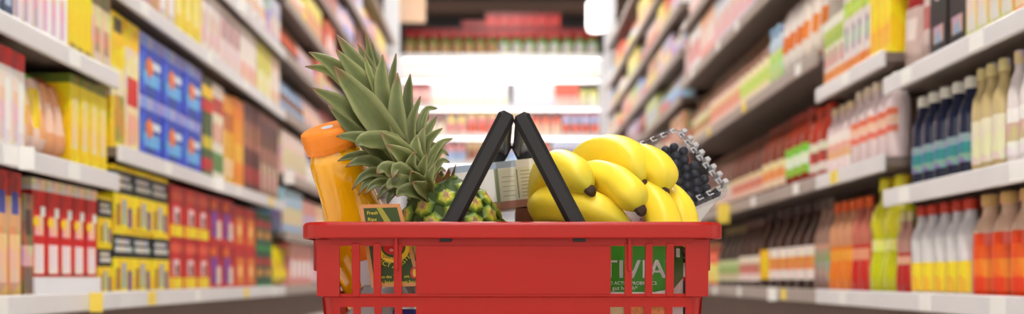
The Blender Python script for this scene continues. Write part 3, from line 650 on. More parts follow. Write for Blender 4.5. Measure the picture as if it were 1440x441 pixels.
prof = [(.036, 0), (.042, .004), (.044, .02), (.044, .10), (.044, .150), (.0385, .172), (.0335, .195), (.0322, .217), (.0325, .24), (.0325, .252), (.029, .258), (.0275, .262), (.0275, .275)]
V, Fa = lathe2(prof, 48, lambda i, a: .022*math.cos(6*a+i*.6) if 4 <= i <= 8 else 0); body = obj('body', mesh('body', V, Fa, None, True), M_juice, jb)
sd = body.modifiers.new('sub', 'SUBSURF'); sd.levels = 1; sd.render_levels = 1
V, Fa = lathe2([(.0285, .262), (.0305, .2625), (.0318, .270), (.0322, .284), (.0312, .288), (.028, .2895)], 60, lambda i, a: (.016*abs(math.cos(7*a))) if 1 <= i <= 2 else 0)
cp = obj('cap', mesh('cap', V, Fa, None, False), M_cap, jb); bevel(cp, .0008)
V = [(.0065*math.cos(a), -.004+.011*math.sin(a), .2899) for a in [i*math.pi/8 for i in range(16)]]; o = obj('cap_mark', mesh('cap_mark', V, [tuple(range(16))]), mat('cap_ink', S(206, 214, 226), .4), cp); o.rotation_euler = (0, 0, .5)
def wrap(r_, z0, z1, a0, a1, n=16):
    V = [(r_*math.cos(math.radians(a0+(a1-a0)*i/n)), r_*math.sin(math.radians(a0+(a1-a0)*i/n)), z) for z in (z0, z1) for i in range(n+1)]
    return mesh('label', V, [(i, i+1, n+2+i, n+1+i) for i in range(n)], None, True)
M_lab = mat('bottle_label', S(236, 228, 232), .45)
lb = obj('label', wrap(.0447, .05, .132, -103, 60), M_lab, jb)
obj('label_band', wrap(.0449, .132, .150, -103, 60), mat('label_orange', S(244, 118, 20), .4), lb)

# ------------------------------------------------------------------ pineapple
PD = 1.835
pc = P(648, 350, PD); pa = Vector((-.42, -.10, .90)).normalized()
pq = Vector((0, 0, 1)).rotation_difference(pa)
pn = thing('pineapple', pc-pa*.088, 'green and yellow pineapple with a spiky crown leaning left in the basket', 'pineapple', rot=pq.to_euler())
PL, PRd = .182, .0645
def prad(t): return PRd*max(0, 1-abs(2*t-1.0)**2.8)**.5*(1-.10*t)+.002
V, Fa = lathe2([(prad(i/16)-.004 if prad(i/16) > .006 else .002, i/16*PL) for i in range(17)], 32)
M_pine = mat('pineapple_flesh_groove', S(58, 76, 20), .7, var=.2, scale=120)
pb = obj('body', mesh('body', V, Fa, None, True), M_pine, pn)
M_eye = mat('pineapple_eye', (1, 1, 1), .5, var=.16, scale=3, attr=True, bump=.2)
def eye_mesh(seed):
    rd = random.Random(seed); V, Fa, C = [(0, 0, .30)], [], []; N = 12; ring = [(.16, .34), (.42, .27), (.72, .17), (.97, -.08)]
    cc = [S(150, 104, 74), S(196, 160, 96), S(206, 196, 62), S(126, 150, 40), S(56, 76, 24)]
    for r_, z in ring:
        for i in range(N):
            a = 2*math.pi*i/N; hexr = r_*(.9+.1*math.cos(6*a))*rd.uniform(.94, 1.06); V.append((hexr*math.cos(a), hexr*math.sin(a)*.95, z*rd.uniform(.85, 1.15)))
    vc = {0: cc[0]}
    for k in range(4):
        for i in range(N): vc[1+k*N+i] = tuple(x*rd.uniform(.85, 1.15) for x in cc[k+1])
    for i in range(N): Fa.append((0, 1+i, 1+(i+1) % N))
    for k in range(3):
        for i in range(N): Fa.append((1+k*N+i, 1+(k+1)*N+i, 1+(k+1)*N+(i+1) % N, 1+k*N+(i+1) % N))
    # dry bract
    b0 = len(V); V += [(-.3, -.05, .26), (.3, -.05, .26), (.02, .55, .52), (0, .0, .34)]; Fa += [(b0, b0+3, b0+2), (b0+3, b0+1, b0+2)]
    for i, k in enumerate((S(150, 110, 80), S(150, 110, 80), S(210, 180, 140), S(176, 130, 100))): vc[b0+i] = k
    return mesh('eye', V, Fa, [vc]*len(Fa), False)
eyes = [eye_mesh(i) for i in range(4)]
rows_ = 9
for k in range(rows_):
    t_ = .035+.93*k/(rows_-1); rr = prad(t_); z = t_*PL; m_ = max(4, int(2*math.pi*rr/.029))
    dr = (prad(min(1, t_+.02))-prad(max(0, t_-.02)))/(.04*PL)
    for i in range(m_):
        a = 2*math.pi*(i+.5*(k % 2))/m_+k*.13; nrm = Vector((math.cos(a), math.sin(a), -dr)).normalized(); pos = Vector((rr*math.cos(a), rr*math.sin(a), z))-nrm*.003
        up = (Vector((0, 0, 1))-nrm*nrm.z).normalized() if abs(nrm.z) < .98 else Vector((1, 0, 0)); rt_ = up.cross(nrm)
        o = obj('eye', eyes[(i*3+k) % 4], M_eye, pb); s_ = .0162*min(1, .6+rr/PRd*.45); o.matrix_local = frame_from(pos, rt_, up, nrm) @ Matrix.Diagonal((s_, s_*.98, s_*.8, 1))
# crown
V, Fa = lathe2([(.02, 0), (.019, .03), (.014, .07), (.008, .12), (.003, .14)], 12)
M_leaf = mat('pineapple_leaf', (1, 1, 1), .42, var=.14, scale=60, attr=True, bump=.15)
cr = obj('crown', mesh('crown', V, Fa, None, True), mat('crown_core', S(70, 84, 40), .6), pn); cr.location = (0, 0, PL-.012)
bpy.context.view_layer.update()
cinv = cr.matrix_world.inverted()
CB = cr.matrix_world @ Vector((0, 0, 0))
LR = random.Random(11)
def leaf(pts, wpx, tone=1.0, chan=.25, brown=.10, face=None):
    """pts: pixel + distance control points from base to tip"""
    cp_ = [P(*p) if len(p) == 3 and p[0] > 5 else Vector(p) for p in pts]; N = 10; L = catmull(cp_, N); V, Fa = [], []; vc = {}
    wm = wpx/F*(PD-CY)*.46; chan = LR.uniform(.2, .6); ph_ = LR.uniform(0, 6); brown = LR.uniform(.07, .2)
    for i, p in enumerate(L):
        t_ = i/N; tg = (L[min(N, i+1)]-L[max(0, i-1)]).normalized()
        fc = face or Vector((0, -1, .15)); sd_ = tg.cross(fc)
        sd_ = sd_.normalized() if sd_.length > 1e-4 else Vector((1, 0, 0)); nr = sd_.cross(tg).normalized()
        wv = wm*(min(1, .72+.9*t_))*(max(0, 1-t_**2.1))**.85*(1+.05*math.sin(17*t_+ph_))+.0003; p = p+nr*wm*.12*math.sin(6*t_+ph_)
        for q_ in (-1, -.5, 0, .5, 1): V.append(p+sd_*wv*q_+nr*(wv*chan*(q_*q_)-wv*chan*.5))
        for m_ in range(5):
            edge = abs(m_-2)/2; g = (S(96, 116, 62), S(150, 160, 108))[0]
            c1 = Vector(S(92, 104, 50))*tone*(.8+.25*t_); c2 = Vector(S(172, 174, 116))*tone; k = c1.lerp(c2, .55*edge*edge+.25*(1-t_)*(.5))
            if t_ > 1-brown: k = k.lerp(Vector(S(128, 84, 54)), min(1, (t_-1+brown)/brown*1.1))
            vc[i*5+m_] = tuple(k)
    for i in range(N):
        for m_ in range(4): Fa.append((i*5+m_, i*5+m_+1, (i+1)*5+m_+1, (i+1)*5+m_))
    me = mesh('leaf', [cinv @ v for v in V], Fa, [vc]*len(Fa), True); o = obj('leaf', me, M_leaf, cr)
    so_ = o.modifiers.new('solid', 'SOLIDIFY'); so_.thickness = .0012; so_.offset = 0
c0 = 1.825
B = lambda x, y, dy=0: (x, y, c0+dy)
LV = [
 # upper fan, back to front
 ([B(566, 190, .0), B(535, 110, .02), B(521, 54, .03)], 20, .72), ([B(562, 190, .0), B(528, 110, .01), B(514, 43, .0)], 16, .95),
 ([B(556, 190, 0), B(524, 105, .0), B(503, 61, .0)], 22, .8), ([B(560, 190), B(551, 125, .0), B(557, 75, -.0)], 16, .85),
 ([B(560, 195), B(515, 108, -.01), B(473, 48, -.02)], 36, .95), ([B(555, 200), B(490, 120, -.01), B(460, 98, -.02), B(429, 93, -.03)], 22, 1.25),
 ([B(552, 200), B(508, 132, -.015), B(468, 92, -.03), B(434, 73, -.04)], 32, 1.0), ([B(556, 205, -.01), B(515, 125, -.03), B(472, 69, -.04)], 38, 1.05),
 ([B(572, 200, -.0), B(573, 140, .0), B(577, 104, .0)], 20, .75), ([B(560, 200, -.01), B(524, 115, -.035), B(512, 76, -.035)], 12, 1.2),
 ([B(548, 225, -.02), B(505, 165, -.04), B(470, 140, -.05), B(437, 123, -.06)], 30, .95), ([B(545, 225, -.02), B(500, 185, -.045), B(461, 148, -.06)], 26, .7),
 ([B(562, 215, -.03), B(512, 145, -.05), B(470, 93, -.055)], 46, .95), ([B(563, 215, -.02), B(538, 130, -.035), B(538, 77, -.03)], 30, 1.0),
 ([B(566, 215, -.03), B(557, 150, -.04), B(559, 102, -.035)], 28, .9), ([B(580, 220, -.02), B(578, 175, -.02), B(591, 135, -.02)], 18, .95),
 ([B(585, 225, -.01), B(592, 180, -.01), B(600, 154, -.0), B(615, 152, .0)], 15, 1.0), ([B(588, 230, -.02), B(598, 190, -.02), B(614, 163, -.02)], 18, 1.0),
 ([B(590, 235, -.02), B(600, 200, -.03), B(622, 180, -.03)], 18, 1.05), ([B(596, 248, -.03), B(610, 215, -.03), B(622, 200, -.03), B(637, 194, -.02)], 13, 1.2),
 ([B(598, 250, -.03), B(612, 222, -.03), B(622, 212, -.03), B(631, 219, -.03)], 11, 1.1), ([B(600, 258, -.03), B(612, 236, -.03), B(622, 225, -.03), B(632, 228, -.03)], 12, 1.15),
 ([B(600, 264, -.03), B(610, 246, -.03), B(618, 237, -.03), B(627, 240, -.03)], 12, 1.2), ([B(590, 240, -.04), B(590, 205, -.05), B(597, 178, -.045)], 22, .9),
 # drooping left side
 ([B(560, 245, -.03), B(525, 205, -.06), B(500, 193, -.07), B(473, 191, -.08)], 28, .8), ([B(560, 248, -.02), B(520, 222, -.05), B(495, 219, -.06), B(475, 226, -.07)], 17, .75),
 ([B(562, 252, -.03), B(525, 228, -.06), B(505, 226, -.07), B(486, 235, -.075)], 20, .7), ([B(562, 258, -.03), B(530, 242, -.06), B(510, 248, -.07), B(495, 267, -.075)], 16, .62),
 ([B(563, 262, -.03), B(532, 252, -.06), B(515, 257, -.07), B(504, 274, -.075)], 15, .58), ([B(565, 264, -.03), B(540, 257, -.06), B(525, 259, -.07), B(513, 273, -.075)], 15, .7),
 ([B(568, 268, -.03), B(550, 262, -.06), B(538, 268, -.07), B(531, 281, -.07)], 15, .55), ([B(570, 270, -.03), B(556, 268, -.06), B(548, 276, -.07), B(545, 287, -.07)], 15, .55),
 # front, thick short leaves
 ([B(578, 235, -.04), B(548, 200, -.06), B(512, 198, -.075), B(500, 205, -.08)], 34, .85), ([B(582, 245, -.04), B(565, 215, -.07), B(535, 186, -.08)], 40, 1.0),
 ([B(585, 255, -.05), B(572, 225, -.075), B(543, 203, -.09)], 34, 1.05), ([B(592, 245, -.05), B(584, 215, -.065), B(586, 190, -.06)], 26, 1.0),
 ([B(590, 258, -.05), B(578, 238, -.075), B(582, 214, -.085)], 26, .95), ([B(582, 262, -.05), B(560, 244, -.08), B(540, 236, -.09), B(530, 244, -.095)], 28, .85),
 ([B(590, 264, -.05), B(572, 246, -.08), B(558, 234, -.09), B(552, 250, -.1)], 24, .95), ([B(596, 262, -.05), B(592, 246, -.07), B(600, 216, -.075)], 24, 1.05),
 ([B(592, 270, -.05), B(572, 258, -.08), B(552, 256, -.09), B(545, 266, -.095)], 26, .75), ([B(598, 270, -.05), B(586, 254, -.08), B(578, 240, -.09)], 28, .9),
 ([B(602, 268, -.05), B(602, 252, -.07), B(612, 232, -.07)], 20, 1.1), ([B(600, 276, -.05), B(582, 268, -.08), B(566, 268, -.09), B(558, 276, -.095)], 24, .65),
 ([B(604, 274, -.05), B(592, 264, -.08), B(582, 256, -.09)], 26, .85),
]
for p, w_, tone in LV: leaf(p, w_, tone)
for i in range(14):   # leaves on the far side of the crown
    a = random.uniform(.25, math.pi-.25); s_ = random.uniform(.0, 1); ht = .03+.07*s_
    b = CB+pa*ht*.6; out = Vector((math.cos(a), math.sin(a), 0)); tip = b+pa*(.03+.07*s_)+out*(.055-.03*s_)
    leaf([tuple(b), tuple((b+tip)*.5+pa*.012), tuple(tip)], 24, random.uniform(.7, 1.05))
# dry bracts where crown meets the fruit
M_bract = mat('dry_bract', S(176, 128, 92), .7, var=.2, scale=80)
for i in range(16):
    a = 2*math.pi*i/16; rr = .03; b0 = Vector((rr*math.cos(a), rr*math.sin(a), PL-.010)); tn = Vector((-math.sin(a), math.cos(a), 0)); out = Vector((math.cos(a), math.sin(a), 0))
    V = [b0-tn*.007, b0+tn*.007, b0+out*.012+Vector((0, 0, .012)), b0+out*.004+Vector((0, 0, .004))]
    obj('bract', mesh('bract', V, [(0, 1, 3), (1, 2, 3), (2, 0, 3), (0, 2, 1)]), M_bract, pb)

# ------------------------------------------------------------------ pineapple tag
M_tagc = mat('tag_bronze', S(196, 128, 70), .35, var=.05, scale=20)
M_tagg = mat('tag_green', S(46, 64, 4), .6, var=.35, scale=26)
M_tagy = mat('tag_yellow', S(226, 180, 20), .4); M_tagr = mat('tag_red', S(196, 30, 24), .4); M_ink = mat('tag_ink', S(222, 196, 40), .5); M_inkd = mat('dark_ink', S(60, 44, 20), .5)
tl, tr, bl_ = P(505, 287.5, 1.725), P(563, 286, 1.725), P(523, 403.5, 1.708)
tu = (tr-tl).normalized(); tv0 = (tl-bl_); tv = (tv0-tu*tv0.dot(tu)).normalized(); tw = tu.cross(tv)
Hh = (tl-bl_).dot(tv); TW = .058
tg_ = thing('produce_tag', tl-tv*Hh, 'green and gold fruit tag with bronze border in front of the pineapple', 'tag')
tg_.matrix_world = frame_from(tl-tv*Hh, tu, tv, tw)
QX = lambda y: .0135*(1-y/Hh); RX = lambda y: .0455+.0235*(1-y/Hh)
def quadcard(nm, i, z, m, par):
    return obj(nm, mesh(nm, [(QX(i)+i, i, z), (RX(i)-i, i, z), (RX(Hh-i)-i, Hh-i, z), (QX(Hh-i)+i, Hh-i, z)], [(0, 1, 2, 3)]), m, par)
cd0 = quadcard('card', 0, 0, M_tagc, tg_); sm0 = cd0.modifiers.new('solid', 'SOLIDIFY'); sm0.thickness = .0008; sm0.offset = -1
quadcard('green_panel', .0042, .0002, M_tagg, tg_)
gi = .005
obj('leaf_streak', mesh('leaf_streak', [(gi+.014, Hh-.0036, .0003), (gi+.020, Hh-.0036, .0003), (gi+.034, Hh-.026, .0003), (gi+.026, Hh-.026, .0003)], [(0, 3, 2, 1)]), mat('tag_olive', S(150, 140, 24), .4), tg_)
def tagp(px, py):       # tag-local coordinates of a pixel on the card
    q_ = P(px, py, 1.714)-(tl-tv*Hh); return q_.dot(tu), q_.dot(tv)
def disc(name, cx, cy, rx, ry, z, m, par):
    V = [(cx+rx*math.cos(i*math.pi/14), cy+ry*math.sin(i*math.pi/14), z) for i in range(28)]; return obj(name, mesh(name, V, [tuple(range(28))]), m, par)
cx, cy = tagp(553, 348); md = disc('medallion', cx, cy, .018, .0165, .0004, M_tagy, tg_)
disc('medallion_ring', cx, cy+.001, .0135, .0115, .0005, M_tagg, md); disc('emblem', cx, cy+.0015, .0115, .009, .0006, M_tagr, md)
def lett(s, size, px, py, m, par, align='LEFT', rot=0):
    me = text_mesh(s, size, 0, align); o = obj('lettering', me, m, par); x, y = tagp(px, py); o.location = (x, y, .0007); o.rotation_euler = (0, 0, rot); return o
lett('Fresh', .0056, 514.5, 299, M_ink, tg_); lett('Ripe', .0056, 516, 308.5, M_ink, tg_)
lett('Quality', .0036, 548, 352.5, M_paper, md); lett('Extra Sweet', .0042, 538, 361.5, M_inkd, md, 'LEFT', -.25)
lett('ECT A', .0072, 533, 371, M_ink, tg_, 'LEFT', -.35); lett('LISTE', .0072, 563.5, 376, M_ink, tg_, 'LEFT', .75)
e = disc('red_oval', *tagp(583, 384), .0045, .0065, .0005, M_tagr, tg_); disc('oval_mark', *tagp(583.5, 384), .0022, .0045, .0006, M_tagy, e)
lett('gan des Tr      am,', .0046, 534, 392, M_ink, tg_); lett('for Soluti     nent Sucre', .0046, 533, 400, M_ink, tg_)

# ------------------------------------------------------------------ white carton and the brown box below it
M_carton = mat('carton_print', (1, 1, 1), .5, var=.03, scale=30, attr=True)
wy = 1.885
ctl, cbr = P(628, 236, wy), P(705, 292, wy)
cw_, ch_, cd_ = .165, .060, .068
wc = thing('printed_carton', P(640, 301, wy), 'white carton with printed panels behind the black handles', 'carton', rot=(0, math.radians(-6.2), 0))
rc_ = [(0, 1, 0, .17, S(190, 130, 112)), (0, .5, .86, 1, S(176, 192, 222)), (.33, .36, .12, .86, S(150, 160, 130)), (.36, .62, .16, .84, S(236, 234, 222)), (.50, .508, .2, .8, S(110, 120, 96)), (.62, .68, .17, 1, S(222, 216, 208))]
for i in range(8): rc_.append((.53, .605, .22+.075*i, .25+.075*i, S(196, 192, 186)))
for i in range(6): rc_.append((.71+.028*i, .722+.028*i, .24, .80, S(222, 219, 222)))
for i in range(5): rc_.append((.385, .48, .26+.1*i, .275+.1*i, S(180, 176, 160)))
for n_, v, f, c, s, m in pack_box(cw_, ch_, cd_, S(246, 243, 248), rc_):
    o = obj('body', mesh('body', v, f, c), M_carton, wc, (cw_/2, cd_/2, 0))
bb = obj('cardboard_box', boxm('cardboard_box', -.027, .004, -.03, .05, 0, P(700, 291, 1.89).z-.118), mat('brown_cardboard', S(132, 78, 54), .7, var=.2, scale=30), None, (.045, 1.893, .115)); bevel(bb, .002); tag(bb, 'dark brown cardboard box under the white carton', 'box')
# blue lidded tub behind the bananas
tb = thing('blue_lidded_tub', P(806, 303, 1.93), 'tub with a blue lid just peeking over the bananas', 'tub')
v, f, c = lathe([(.028, 0, white), (.031, .062, white)], 20); obj('body', mesh('body', v, f, None, True), M_white, tb)
v, f, c = lathe([(.033, .062, white), (.033, .078, white), (.031, .081, white)], 24); obj('lid', mesh('lid', v, f, None, False), mat('blue_lid', S(44, 70, 200), .35), tb)

# ------------------------------------------------------------------ bananas
M_ban = mat('banana_skin', (1, 1, 1), .42, var=.05, scale=22, attr=True, bump=.04)
M_tip = mat('banana_tip', S(62, 40, 26), .8, var=.3, scale=200)
bn = thing('banana_bunch', P(840, 300, 1.85), 'bunch of seven ripe yellow bananas at the right of the basket', 'bananas')
binv = Matrix.Translation(-bn.location)
crown_pt = P(838, 275, 1.93)
BAN = [
 ([(772, 300, 1.885), (766, 262, 1.85), (779, 236, 1.80), (806, 244, 1.762), (829, 267, 1.742)], 25),
 ([(785, 306, 1.87), (766, 290, 1.83), (786, 285, 1.785), (832, 294, 1.757), (884, 318, 1.745)], 25),
 ([(800, 268, 1.85), (832, 250, 1.80), (862, 254, 1.762), (885, 271, 1.742), (900, 294, 1.73)], 23.5),
 ([(818, 248, 1.90), (829, 223, 1.865), (857, 214, 1.83), (887, 226, 1.80), (904, 258, 1.78)], 26),
 ([(868, 232, 1.87), (889, 226, 1.83), (912, 227, 1.80), (929, 243, 1.785), (934, 268, 1.775)], 23.5),
 ([(880, 270, 1.85), (904, 272, 1.80), (923, 290, 1.77), (935, 318, 1.755), (940, 350, 1.75)], 24),
 ([(915, 268, 1.86), (938, 276, 1.82), (954, 294, 1.79), (961, 322, 1.78), (962, 350, 1.775)], 22),
]
for pts, rp in BAN:
    C_ = [P(*p) for p in pts]; st = crown_pt.lerp(C_[0], .35); st.y = max(st.y, 1.9)
    L = catmull([st]+C_, 30); N = len(L)-1; K = 20; V, Fa = [], []; vc = {}; R0 = rp/F*(1.79-CY)
    up = Vector((0, -1, 0)); prev = None
    for i, p in enumerate(L):
        t_ = i/N; tg = (L[min(N, i+1)]-L[max(0, i-1)]).normalized()
        sx = tg.cross(Vector((0, 0, 1)) if prev is None else prev).normalized() if prev is None else (prev-tg*prev.dot(tg)).normalized(); prev = sx; sy = tg.cross(sx)
        if t_ < .22: rr = R0*(.30+.70*(t_/.22)**1.5)
        elif t_ > .80: rr = R0*(max(.0, 1-((t_-.80)/.215)**2.0))**.72
        else: rr = R0
        rr = max(rr, R0*.27)
        for k in range(K):
            a = 2*math.pi*k/K; q_ = rr*(1+.045*math.cos(5*a)); V.append(p+sx*q_*math.cos(a)+sy*q_*math.sin(a)-bn.location)
            c = Vector(S(252, 222, 58))
            if t_ > .84: c = c.lerp(Vector(S(190, 186, 50)), min(1, (t_-.84)/.14)*.75)
            if t_ < .2: c = c.lerp(Vector(S(190, 190, 70)), 1-t_/.2)
            if abs(math.cos(2.5*a)) > .97: c = c*.93
            vc[i*K+k] = tuple(c)
    for i in range(N):
        for k in range(K): Fa.append((i*K+k, i*K+(k+1) % K, (i+1)*K+(k+1) % K, (i+1)*K+k))
    Fa += [tuple(range(K-1, -1, -1)), tuple(N*K+k for k in range(K))]
    o = obj('banana', mesh('banana', V, Fa, [vc]*len(Fa), True), M_ban, bn)
    tg = (L[-1]-L[-2]).normalized(); qz = Vector((0, 0, 1)).rotation_difference(tg).to_matrix().to_4x4()
    v, f = lathe2([(.0062, -.003), (.0066, .0), (.0060, .005), (.0045, .0075)], 10, lambda i, a: .12*math.cos(3*a)); te = obj('tip', mesh('tip', v, f), M_tip, o); te.matrix_local = Matrix.Translation(L[-1]-bn.location) @ qz
v, f = lathe2([(.012, -.014), (.016, -.004), (.015, .008), (.008, .014)], 14); o = obj('bunch_stem', mesh('bunch_stem', v, f, None, True), mat('banana_stem', S(150, 140, 60), .6), bn); o.location = crown_pt.lerp(P(838, 275, 1.9), .3)-bn.location

# ------------------------------------------------------------------ blueberries in a clear clamshell
bu = Vector((.90, .40, .39)).normalized(); bv = Vector((-.54, .44, .83)); bv = (bv-bu*bv.dot(bu)).normalized(); bw = bu.cross(bv)
if bw.y > 0: bw = -bw
BWd, BHt, BDp = .105, .114, .064
ctr = P(951, 181, 1.93) - bu*(BWd/2) - bv*(BHt/2)
bxm = frame_from(ctr, bu, bv, bw)
cs = thing('berry_box', ctr, 'clear plastic clamshell of blueberries tilted behind the bananas', 'container'); cs.matrix_world = bxm
def shell(name, hx, hy, z0, z1, tp, close0, close1):
    V, Fa = [], []; n = 0
    for i in range(4):
        t_ = i/3; k = 1-tp*t_
        for x, y in rrect(hx*k, hy*k, .012, 4): V.append((x, y, z0+(z1-z0)*t_))
    n = len(V)//4
    for i in range(3):
        for s in range(n): Fa.append((i*n+s, i*n+(s+1) % n, (i+1)*n+(s+1) % n, (i+1)*n+s))
    if close1: Fa.append(tuple(3*n+s for s in range(n)))
    return mesh(name, V, Fa)
obj('lid', shell('lid', BWd/2, BHt/2, 0, .008, .05, False, True), M_clear, cs)
obj('tray', shell('tray', BWd/2, BHt/2, 0, -BDp, .12, False, True), M_clear, cs)
V, Fa = [], []
for e_ in (0, .0045):
    for x, y in rrect(BWd/2+e_, BHt/2+e_, .013+e_, 4): V += [(x, y, -.001), (x, y, .001)]
n = len(V)//4
for s in range(n):
    a, b, c_, d_ = 2*s, 2*((s+1) % n), 2*n+2*s, 2*n+2*((s+1) % n)
    Fa += [(a+1, b+1, d_+1, c_+1), (a, c_, d_, b), (c_, c_+1, d_+1, d_)]
obj('flange', mesh('flange', V, Fa), M_clear, cs)
M_rib = film('clear_rib', (.92, .92, .95), .55, .12)
rib = boxm('lid_rib', -.0035, .0035, -.0032, .0032, -.004, .0105); ribh = boxm('hook', -.0055, .0055, -.0009, .0009, .0085, .0098)
for i in range(8):
    y = -BHt/2+.012+i*(BHt-.024)/7
    bevel(obj('lid_rib', rib, M_rib, cs, (BWd/2+.0015, y, 0)), .001)
for i in range(6):  # embossed marks on the lid; hook shape and cloudy film imitate their white highlights
    x = -BWd/2+.012+i*(BWd-.024)/5
    for yy in (BHt/2-.006, -BHt/2+.006):
        h_ = obj('embossed_glint', mesh('embossed_glint', [(-.004, -.0035, .0086), (.004, -.0035, .0086), (.004, -.0022, .0086), (-.0026, -.0022, .0086), (-.0026, .0022, .0086), (.003, .0022, .0086), (.003, .0035, .0086), (-.004, .0035, .0086)], [(0, 1, 2, 3), (0, 3, 4, 7), (4, 5, 6, 7)]), M_rib, cs, (x, yy, 0))
        sm = h_.modifiers.new('s', 'SOLIDIFY'); sm.thickness = .0014
for i in range(7):
    y = -BHt/2+.016+i*(BHt-.032)/6
    h_ = obj('embossed_glint', bpy.data.meshes['embossed_glint'], M_rib, cs, (BWd/2-.006, y, 0)); h_.rotation_euler = (0, 0, -math.pi/2); sm = h_.modifiers.new('s', 'SOLIDIFY'); sm.thickness = .0014
M_berry = mat('blueberry_skin', S(40, 41, 54), .5, var=.35, scale=70, bump=.05)
def berry(seed):
    rd = random.Random(seed); pr = []
    V, Fa = [], []; K, N = 14, 9
    for i in range(N+1):
        a = math.pi*i/N; r_ = math.sin(a)+.001; z = -math.cos(a)*.88
        if i == N-1: r_ *= 1.05; z += .06
        if i == N: r_ = .12; z = .62
        for k in range(K):
            w_ = 1+(.10*math.cos(5*2*math.pi*k/K) if i == N-1 else 0); V.append((r_*w_*math.cos(2*math.pi*k/K), r_*w_*math.sin(2*math.pi*k/K), z))
    for i in range(N):
        for k in range(K): Fa.append((i*K+k, i*K+(k+1) % K, (i+1)*K+(k+1) % K, (i+1)*K+k))
    Fa.append(tuple(N*K+k for k in range(K)))
    return mesh('blueberry', V, Fa, None, True)
bm_ = berry(1)
rb_ = .0067; rd = random.Random(3)
for lz in range(5):
    zc = -.001-lz*.0105; off = rb_ if lz % 2 else 0
    yy = -BHt/2+.0072+lz*.0012
    rI = 0
    while yy < BHt/2-.013:
        xx = -BWd/2+.010+(rb_ if rI % 2 else 0)+off*.5
        while xx < BWd/2-.008-lz*.0012:
            if xx > -.047:
                p = bxm @ Vector((xx+rd.uniform(-.0012, .0012), yy+rd.uniform(-.0012, .0012), zc+rd.uniform(-.002, .001)))
                o = obj('blueberry', bm_, M_berry, None, p); s_ = rb_*rd.uniform(.86, 1.05); o.scale = (s_, s_, s_); o.rotation_euler = (rd.uniform(.3, 2.4), rd.uniform(-.8, .8), rd.uniform(0, 6))
                tag(o, 'dusky blueberry inside the clear clamshell', 'blueberry', 'blueberries in the clamshell')
            xx += rb_*2.02
        yy += rb_*1.78; rI += 1

# ------------------------------------------------------------------ green yoghurt pack seen through the slots
yb = thing('yoghurt_pack', P(947, 413, 1.722), 'green yoghurt carton with white lettering behind the right slots', 'carton', rot=(0, 0, math.radians(-20)))
yb.location.z = .009
yh = P(947, 338, 1.722).z-.009; yw, yd = .16, .058
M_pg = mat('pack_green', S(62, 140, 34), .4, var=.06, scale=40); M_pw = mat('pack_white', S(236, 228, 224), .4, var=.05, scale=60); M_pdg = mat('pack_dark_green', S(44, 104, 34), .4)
zb = hz(411)-.009
obj('body', boxm('body', -yw, 0, 0, yd, 0, yh), M_pw, yb)
fp = obj('green_face', mesh('green_face', [(-yw, -.0004, zb), (-.022, -.0004, zb), (-.0, -.0004, zb+.004), (0, -.0004, yh), (-yw, -.0004, yh)], [(0, 1, 2, 3, 4)]), M_pg, yb)
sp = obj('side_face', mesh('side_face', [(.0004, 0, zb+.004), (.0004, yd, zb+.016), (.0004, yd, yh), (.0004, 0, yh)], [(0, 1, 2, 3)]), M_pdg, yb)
obj('side_mark', mesh('side_mark', [(.0007, .012, yh-.018), (.0007, .035, yh-.018), (.0007, .035, yh-.008), (.0007, .012, yh-.008)], [(0, 1, 2, 3)]), M_pw, sp)
obj('fruit_print', mesh('fruit_print', [(-.05, -.0003, .1), (-.005, -.0003, .1), (-.005, -.0003, zb-.012), (-.05, -.0003, zb-.015)], [(0, 1, 2, 3)]), mat('fruit_print', S(222, 140, 80), .5, var=.4, scale=200), yb)
obj('cream_print', mesh('cream_print', [(-.11, -.0003, .1), (-.055, -.0003, .1), (-.055, -.0003, zb-.015), (-.11, -.0003, zb-.015)], [(0, 1, 2, 3)]), mat('cream_print', S(226, 200, 150), .5, var=.1), yb)
def pl(s, size, right, py, bold=0, name='lettering'):
    me = text_mesh(s, size, 0, 'RIGHT'); 
    o = obj(name, me, M_pw, fp); o.rotation_euler = (math.pi/2, 0, 0); o.location = (right, -.0009, hz(py)-.0115); return o
o = pl('ACTIVIA', .0292, -.0085, 387); o.scale = (1, 1, 1)
cu = o.data
o2 = pl('ACTIVIA', .0292, -.0080, 387); o2.scale = (1, 1, 1)
o3 = pl('ACTIVIA', .0292, -.0090, 387); o3.scale = (1, 1, 1)
pl('BILLIONS OF LIVE AND ACTIVE PROBIOTICS', .0053, -.0185, 397)
pl('Supports gut health*', .0066, -.0405, 405)
disc_ = obj('mark', mesh('mark', [(-.0075+.0016*math.cos(i*.6), -.0009, hz(363)-.0115+.0016*math.sin(i*.6)) for i in range(10)], [tuple(range(10))]), M_pw, fp)
# dark carton beside it
dk = thing('dark_carton', P(972, 420, 1.79), 'black carton with white patch and red stripe in the right corner of the basket', 'carton'); dk.location.z = .14
dh = P(972, 336, 1.79).z-.14
obj('body', boxm('body', -.035, -.0015, 0, .10, 0, dh), mat('black_card', S(44, 38, 40), .5), dk)
zz = lambda py: P(972, py, 1.79).z-.14
for nm, a, b, m in (('white_patch', 389, 369, M_pw), ('red_stripe', 394, 389, M_tagr)): obj(nm, boxm(nm, -.0353, -.0012, -.0006, -.0001, zz(a), zz(b)), m, dk)
for i in range(4): obj('print_line', boxm('print_line', -.03, -.003, -.0005, -.0001, zz(346+5*i+2), zz(346+5*i)), mat('grey_ink', S(150, 144, 140), .5), dk)

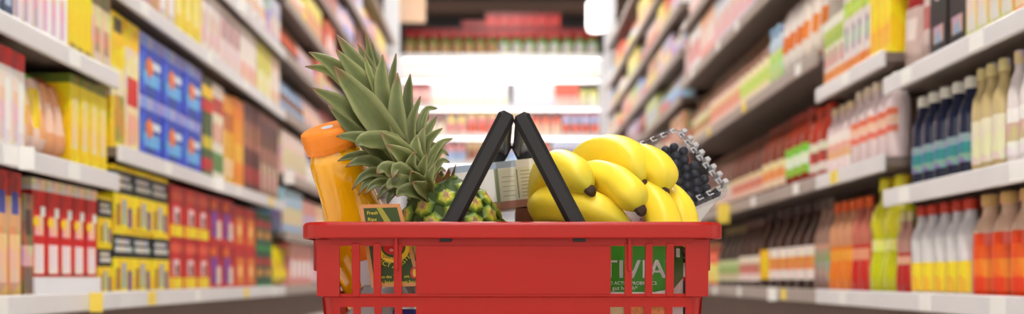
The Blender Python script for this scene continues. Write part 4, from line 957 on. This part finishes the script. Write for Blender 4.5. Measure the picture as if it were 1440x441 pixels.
# ------------------------------------------------------------------ goods in the bottom of the basket
def crumple(name, cx, cy, cz, rx, ry, rz_, m, seed, amp=.18):
    bm = bmesh.new(); bmesh.ops.create_icosphere(bm, subdivisions=4, radius=1); rd = random.Random(seed)
    ph = [(rd.uniform(2, 6), rd.uniform(2, 6), rd.uniform(2, 6), rd.uniform(0, 6)) for _ in range(8)]
    for v in bm.verts:
        s_ = sum(abs(math.sin(a*v.co.x+b*v.co.y+c*v.co.z+d)) for a, b, c, d in ph)/8-.6; k = 1+amp*s_*2
        v.co = Vector((v.co.x*rx*k, v.co.y*ry*k, max(v.co.z*rz_*k, -rz_*.96)))
    me = bpy.data.meshes.new(name); bm.to_mesh(me); bm.free()
    for p in me.polygons: p.use_smooth = True
    return obj(name, me, m, None, (cx, cy, cz))
gx = lambda px: (px-VX)/F*(1.76-CY)
o = crumple('produce_bag', gx(538), 1.785, .099, .048, .05, .088, M_bagfilm, 5); tag(o, 'crumpled clear produce bag behind the left slots', 'bag')
M_pot = mat('potato_skin', S(176, 130, 84), .7, var=.2, scale=60, bump=.2)
for i, (x, y, z, r_) in enumerate(((516, 1.765, .035, .025), (538, 1.77, .135, .026), (538, 1.775, .082, .026))):
    o = crumple('potato', gx(x), y, z, r_*1.2, r_, r_, M_pot, 20+i, .06); tag(o, 'tan potato inside the clear produce bag', 'potato', 'potatoes in the produce bag')
nb = thing('blue_can', (gx(590), 1.76, .009), 'dark blue can low behind the left edge of the basket panel', 'can')
v, f, c = lathe([(.030, 0, navy), (.033, .004, navy), (.033, .142, navy), (.030, .147, navy)], 24); obj('body', mesh('body', v, f, None, True), mat('blue_can', S(44, 40, 110), .35), nb)
v, f, c = lathe([(.0305, .145, navy), (.0315, .149, navy), (.0305, .150, navy)], 24); obj('rim', mesh('rim', v, f), M_steel, nb)
cr2 = obj('cereal_box', boxm('cereal_box', -.09, .065, -.06, .06, 0, .105), mat('cream_card', S(220, 200, 170), .6, var=.1), None, (.045, 1.872, .009)); tag(cr2, 'cream box lying on the basket floor under the cardboard box', 'box')
